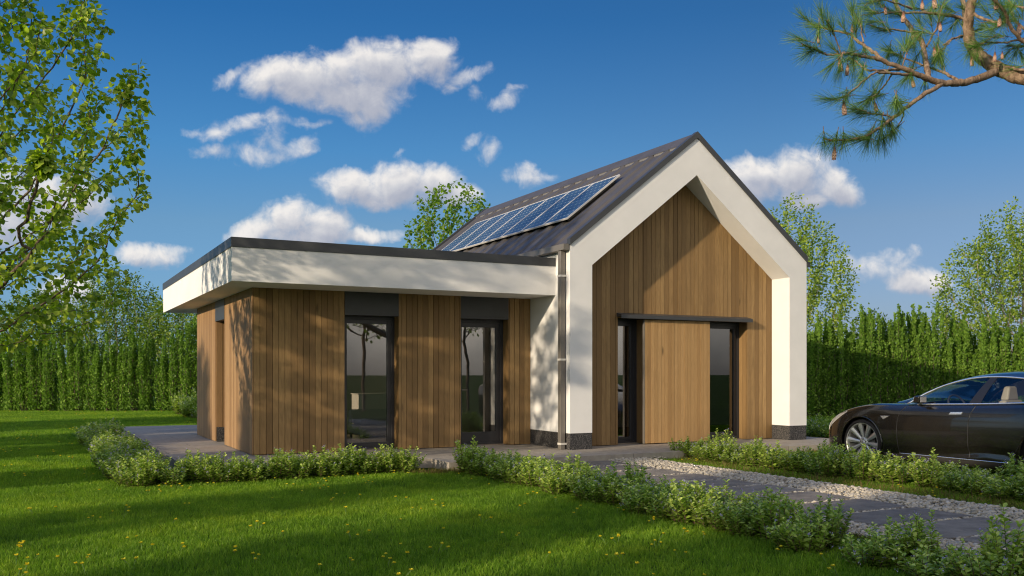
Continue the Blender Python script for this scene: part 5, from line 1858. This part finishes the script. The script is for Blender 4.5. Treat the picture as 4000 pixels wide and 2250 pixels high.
# needle tufts: fans of long needles along the last stretch of the twigs
tufts = []   # (position, direction)
def tuft_along(pts, fr0, k):
    n = len(pts)
    for i in range(k):
        f = fr0 + (1 - fr0) * (i + .5) / k
        j = min(int(f * (n - 1)), n - 2)
        d_ = pts[j + 1] - pts[j]
        tufts.append((pts[j], d_ / np.linalg.norm(d_)))
for sp2 in sub_pts: tuft_along(sp2, .55, 2)
for ct in crown_twigs: tuft_along(ct, .25, 4)
for bb in (b1, b3, b5): tuft_along(bb, .88, 2)
tuft_along(b2, .62, 3)
extra = [(440, 130, 8.0, -1, .6), (560, 100, 7.9, -.4, 1), (400, 275, 7.0, -1, .3), (470, 370, 7.1, -.8, -.5), (540, 230, 7.9, .1, -1), (770, 60, 7.75, -.3, 1), (700, 180, 7.7, -.6, .8), (800, 210, 7.7, -.3, .6),
 (770, 300, 7.5, 0, -1), (650, 350, 7.3, -.6, .5), (690, 480, 7.2, 0, -1), (790, 470, 7.4, .1, -1), (640, 450, 7.1, -.7, -.7), (850, 520, 7.3, -.3, -.8), (870, 370, 7.5, 0, -1), (1035, 380, 8.4, 0, -1), (1115, 430, 8.3, 0, -1),
 (1130, 330, 7.7, -.2, 1), (1160, 300, 7.8, .2, 1), (1220, 330, 7.9, -.2, -1), (1230, 410, 7.9, -.4, -1), (1380, 330, 8.1, 0, -1), (1400, 400, 8.0, .1, -1), (1360, 430, 8.0, -.1, -1), (1100, 100, 8.2, -.6, .5), (1000, 40, 8.1, -.8, .4), (960, 10, 8.0, -.5, .9), (1090, 10, 8.3, 0, 1),
 (1290, 590, 7.8, -.3, -1), (1150, 560, 7.6, -.6, -.7), (980, 560, 7.4, -.5, -.7), (690, 690, 7.0, -1, -.2), (600, 700, 7.0, -1, .1), (730, 680, 7.1, -.3, -.8), (770, 770, 7.2, -1, .3), (850, 720, 7.5, -.9, -.4), (900, 700, 7.6, -.5, -.9), (940, 650, 7.6, .3, .9), (830, 780, 7.3, -.6, .6),
 (1090, 740, 7.35, 0, -1), (1105, 730, 7.4, .2, -1), (1010, 860, 7.4, -.9, .5), (1040, 880, 7.4, .1, -1), (980, 900, 7.3, 0, -1), (900, 950, 7.3, -.5, -1), (820, 975, 7.2, -1, .3), (580, 995, 7.1, 0, -1), (655, 1000, 7.1, 0, -1), (715, 1000, 7.15, 0, -1), (960, 1000, 7.6, -.2, -1), (1000, 990, 7.6, .2, -1), (1065, 930, 7.55, .1, -1), (890, 1000, 7.25, -.3, -1),
 (1640, 330, 8.0, -.8, .4), (1660, 400, 8.0, -.1, -1), (1700, 300, 8.0, -.8, -.4), (1250, 150, 8.2, -.4, .6), (1330, 130, 8.3, -.3, .8), (1420, 130, 8.4, .2, .7), (1480, 190, 8.4, -.4, -.6), (1520, 140, 8.4, .3, -.5), (1450, 60, 8.3, -.5, .4), (1350, 40, 8.5, -.2, -.7), (1200, 20, 8.6, -.2, .9),
 (1720, 80, 8.1, -.5, .5), (1780, 200, 8.0, -.7, -.3), (1750, 260, 8.0, -.8, .2), (1830, 250, 8.0, -.5, .5), (1850, 130, 7.8, -.3, .8), (1900, 60, 7.9, .3, .8), (1940, 220, 8.1, -.5, .3), (1960, 120, 8.2, .2, .8), (1980, 40, 8.2, -.2, .9), (1700, 180, 8.2, -.6, .6), (1930, 370, 8.3, -.4, -.9), (1980, 400, 8.2, .1, -1), (1860, 390, 8.2, -.6, -.6),
 (1650, 30, 8.3, .5, .8), (1780, 20, 8.0, -.4, .9), (1560, 60, 8.5, -.7, .2), (1290, 230, 8.1, -.7, .2), (920, 150, 7.9, -.9, .4), (1000, 170, 8.0, -.4, .8), (880, 60, 7.9, -.9, .5), (1230, 280, 8.1, -.5, -.8)]
for (x, y, dep, dx, dz) in extra:
    d_ = RT * dx + np.array([0, 0, 1.0]) * dz + FW * prg.normal() * .5
    tufts.append((Z(x, y, dep), d_ / np.linalg.norm(d_)))
npts, nY, nl, nv = [], [], [], []
for (c, d_) in tufts:
    k = int(78 * prg.uniform(.8, 1.25))
    t_ = prg.random(k)
    base = c + np.outer(-t_ * .09, d_)
    side = unit(prg.normal(size=(k, 3)))
    ang = (.25 + .55 * t_)[:, None]
    Y = unit(d_[None] * np.cos(ang) + side * np.sin(ang) + np.array([0, 0, -.06]))
    npts.append(base); nY.append(Y); nl.append(.158 * (.75 + .45 * prg.random(k))); nv.append(np.clip(prg.random(k) * .9 + .05, 0, 1))
    # short twig that carries the tuft
pos = np.vstack(npts); Y = np.vstack(nY); L_ = np.concatenate(nl); lv = np.concatenate(nv)
X, Y, Zz = frames(Y, prg)
sc = np.stack([np.full(len(pos), 1.0), L_, L_], 1)
V, F, L = scatter([(-.0011, 0, 0), (.0011, 0, 0), (.0009, .6, .03), (0, 1, .1), (-.0009, .6, .03)], [(0, 1, 2, 4)], pos, X, Y, Zz, sc, lv)
V2, F2, L2 = scatter([(-.0009, .6, .03), (.0009, .6, .03), (.0004, 1, .1), (-.0004, 1, .1)], [(0, 1, 2, 3)], pos, X, Y, Zz, sc, lv)
V, F, L = merge([(V, F, L), (V2, F2, L2)])
np_mesh('needles', V, F, L, M['pineleaf'], pine)
for (c, d_) in tufts: TRK.tube([tuple(c - d_ * .12), tuple(c + d_ * .02)], [.003, .002], 4)
TRK.build('trunk', M['pinebark'], pine, smooth=True)

# cones: overlapping rows of scales, one mesh per cone
def cone_mesh():
    m = MB()
    Lc = .13
    m.lathe([(0, 0), (.008, -.01), (.0125, -.04), (.011, -.08), (.006, -.115), (.001, -Lc)], 10, 'z')
    m.tube([(0, 0, -.004), (.004, 0, .03), (-.01, 0, .06)], .0025, 5)
    for r in range(9):
        z = -.012 - r * .0125
        rad = .0185 * math.sin(math.pi * (.18 + .76 * (1 - r / 9.5))) ** .8
        rad = max(rad, .005)
        for k in range(6):
            a = 2 * math.pi * (k + (r % 2) * .5) / 6 + r * .13
            ca, sa = math.cos(a), math.sin(a)
            w = .0085 * (rad / .0185) + .002
            def q(rr, bb, zz): return (ca * rr - sa * bb, sa * rr + ca * bb, zz)
            m.lv = .3
            m.hexa([q(rad * .4, -w, z), q(rad * 1.12, -w * .8, z - .012), q(rad * 1.12, w * .8, z - .012), q(rad * .4, w, z),
                    q(rad * .4, -w, z + .004), q(rad * 1.05, -w * .7, z - .004), q(rad * 1.05, w * .7, z - .004), q(rad * .4, w, z + .004)])
    return m


m0, t0, out0 = material('cone_scales')
tc0 = t0.n('ShaderNodeTexCoord').outputs['Object']
sp0 = t0.n('ShaderNodeSeparateXYZ'); t0.set(sp0.inputs[0], tc0)
rr0 = t0.math('SQRT', t0.math('ADD', t0.math('MULTIPLY', sp0.outputs[0], sp0.outputs[0]), t0.math('MULTIPLY', sp0.outputs[1], sp0.outputs[1])))
c0x = t0.ramp(t0.maprange(rr0, .008, .021), [(0, (.05, .015, .01)), (.45, (.22, .09, .05)), (.85, (.55, .33, .22)), (1, (.65, .45, .33))])
surf(t0, out0, c0x, .55)
cones = [(682, 405, 7.25), (745, 450, 7.3), (715, 710, 7.05), (932, 712, 7.6), (654, 1030, 7.1), (535, 250, 7.9), (777, 165, 7.75), (1008, 45, 8.0), (1143, 72, 8.1), (1272, -5, 8.3), (1350, -30, 8.3), (1398, 152, 8.15), (1356, 325, 8.05), (1207, 205, 8.2), (1199, 540, 7.9), (1619, 390, 8.0), (1823, 108, 7.8), (1787, 362, 8.0), (1838, 362, 8.05), (1955, 160, 8.0), (1797, -25, 7.7)]
first = None
for i, (x, y, dep) in enumerate(cones):
    p = Z(x, y, dep)
    if first is None:
        o = cone_mesh().build('pine_cone', m0, pine); first = o
    else:
        o = first.copy(); COL.objects.link(o); o.parent = pine; KIDS[pine.name].append(o)
    o.location = p
    o.rotation_euler = (prg.normal() * .08, prg.normal() * .08, prg.random() * 6)
    s_ = prg.uniform(.72, .98) * (1 if i not in (17, 18, 7, 5, 6) else .75)
    o.scale = (s_, s_, s_)

# shade-throwing garden trees, west and south of the frame
def SQ(s, q): return (s * .948 - q * .319, s * .319 + q * .948)
shade_tree('large garden tree west of the lawn shading the near end of the path', SQ(-29, -8.0), 601, 9.2, 1.9, 2.0, 1500, 10, .24)
shade_tree('broad garden tree south west of the lawn', SQ(-27, -10.9), 610, 8.6, 1.7, 2.0, 900, 9, .24)
shade_tree('slim garden tree west of the lawn', SQ(-27, -4.6), 602, 8.6, .95, 1.7, 700, 14, .24)
shade_tree('slender garden tree next to the slim one', SQ(-31, -1.2), 603, 9.4, .9, 1.7, 700, 14, .24)
shade_tree('low bushy garden tree west of the wing', SQ(-24, 3.5), 604, 6.3, 1.0, 1.5, 600, 13, .24)
shade_tree('small garden tree west of the wing', SQ(-25, 8.3), 605, 7.8, 1.4, 1.5, 900, 13, .24)
shade_tree('round garden tree at the north west', SQ(-26, 11.6), 606, 8.6, 1.8, 1.5, 1100, 12, .24)
shade_tree('wide garden tree far to the north west', SQ(-24, 18.0), 607, 8.6, 2.6, 1.6, 1300, 9, .24)
shade_tree('garden tree mirrored in the left window', (3.2, -18.0), 608, 8.4, 2.2, 2.4, 800, 4, .16)
shade_tree('garden tree mirrored in the glazed door', (7.2, -16.6), 609, 8.0, 2.0, 2.4, 800, 4, .16)
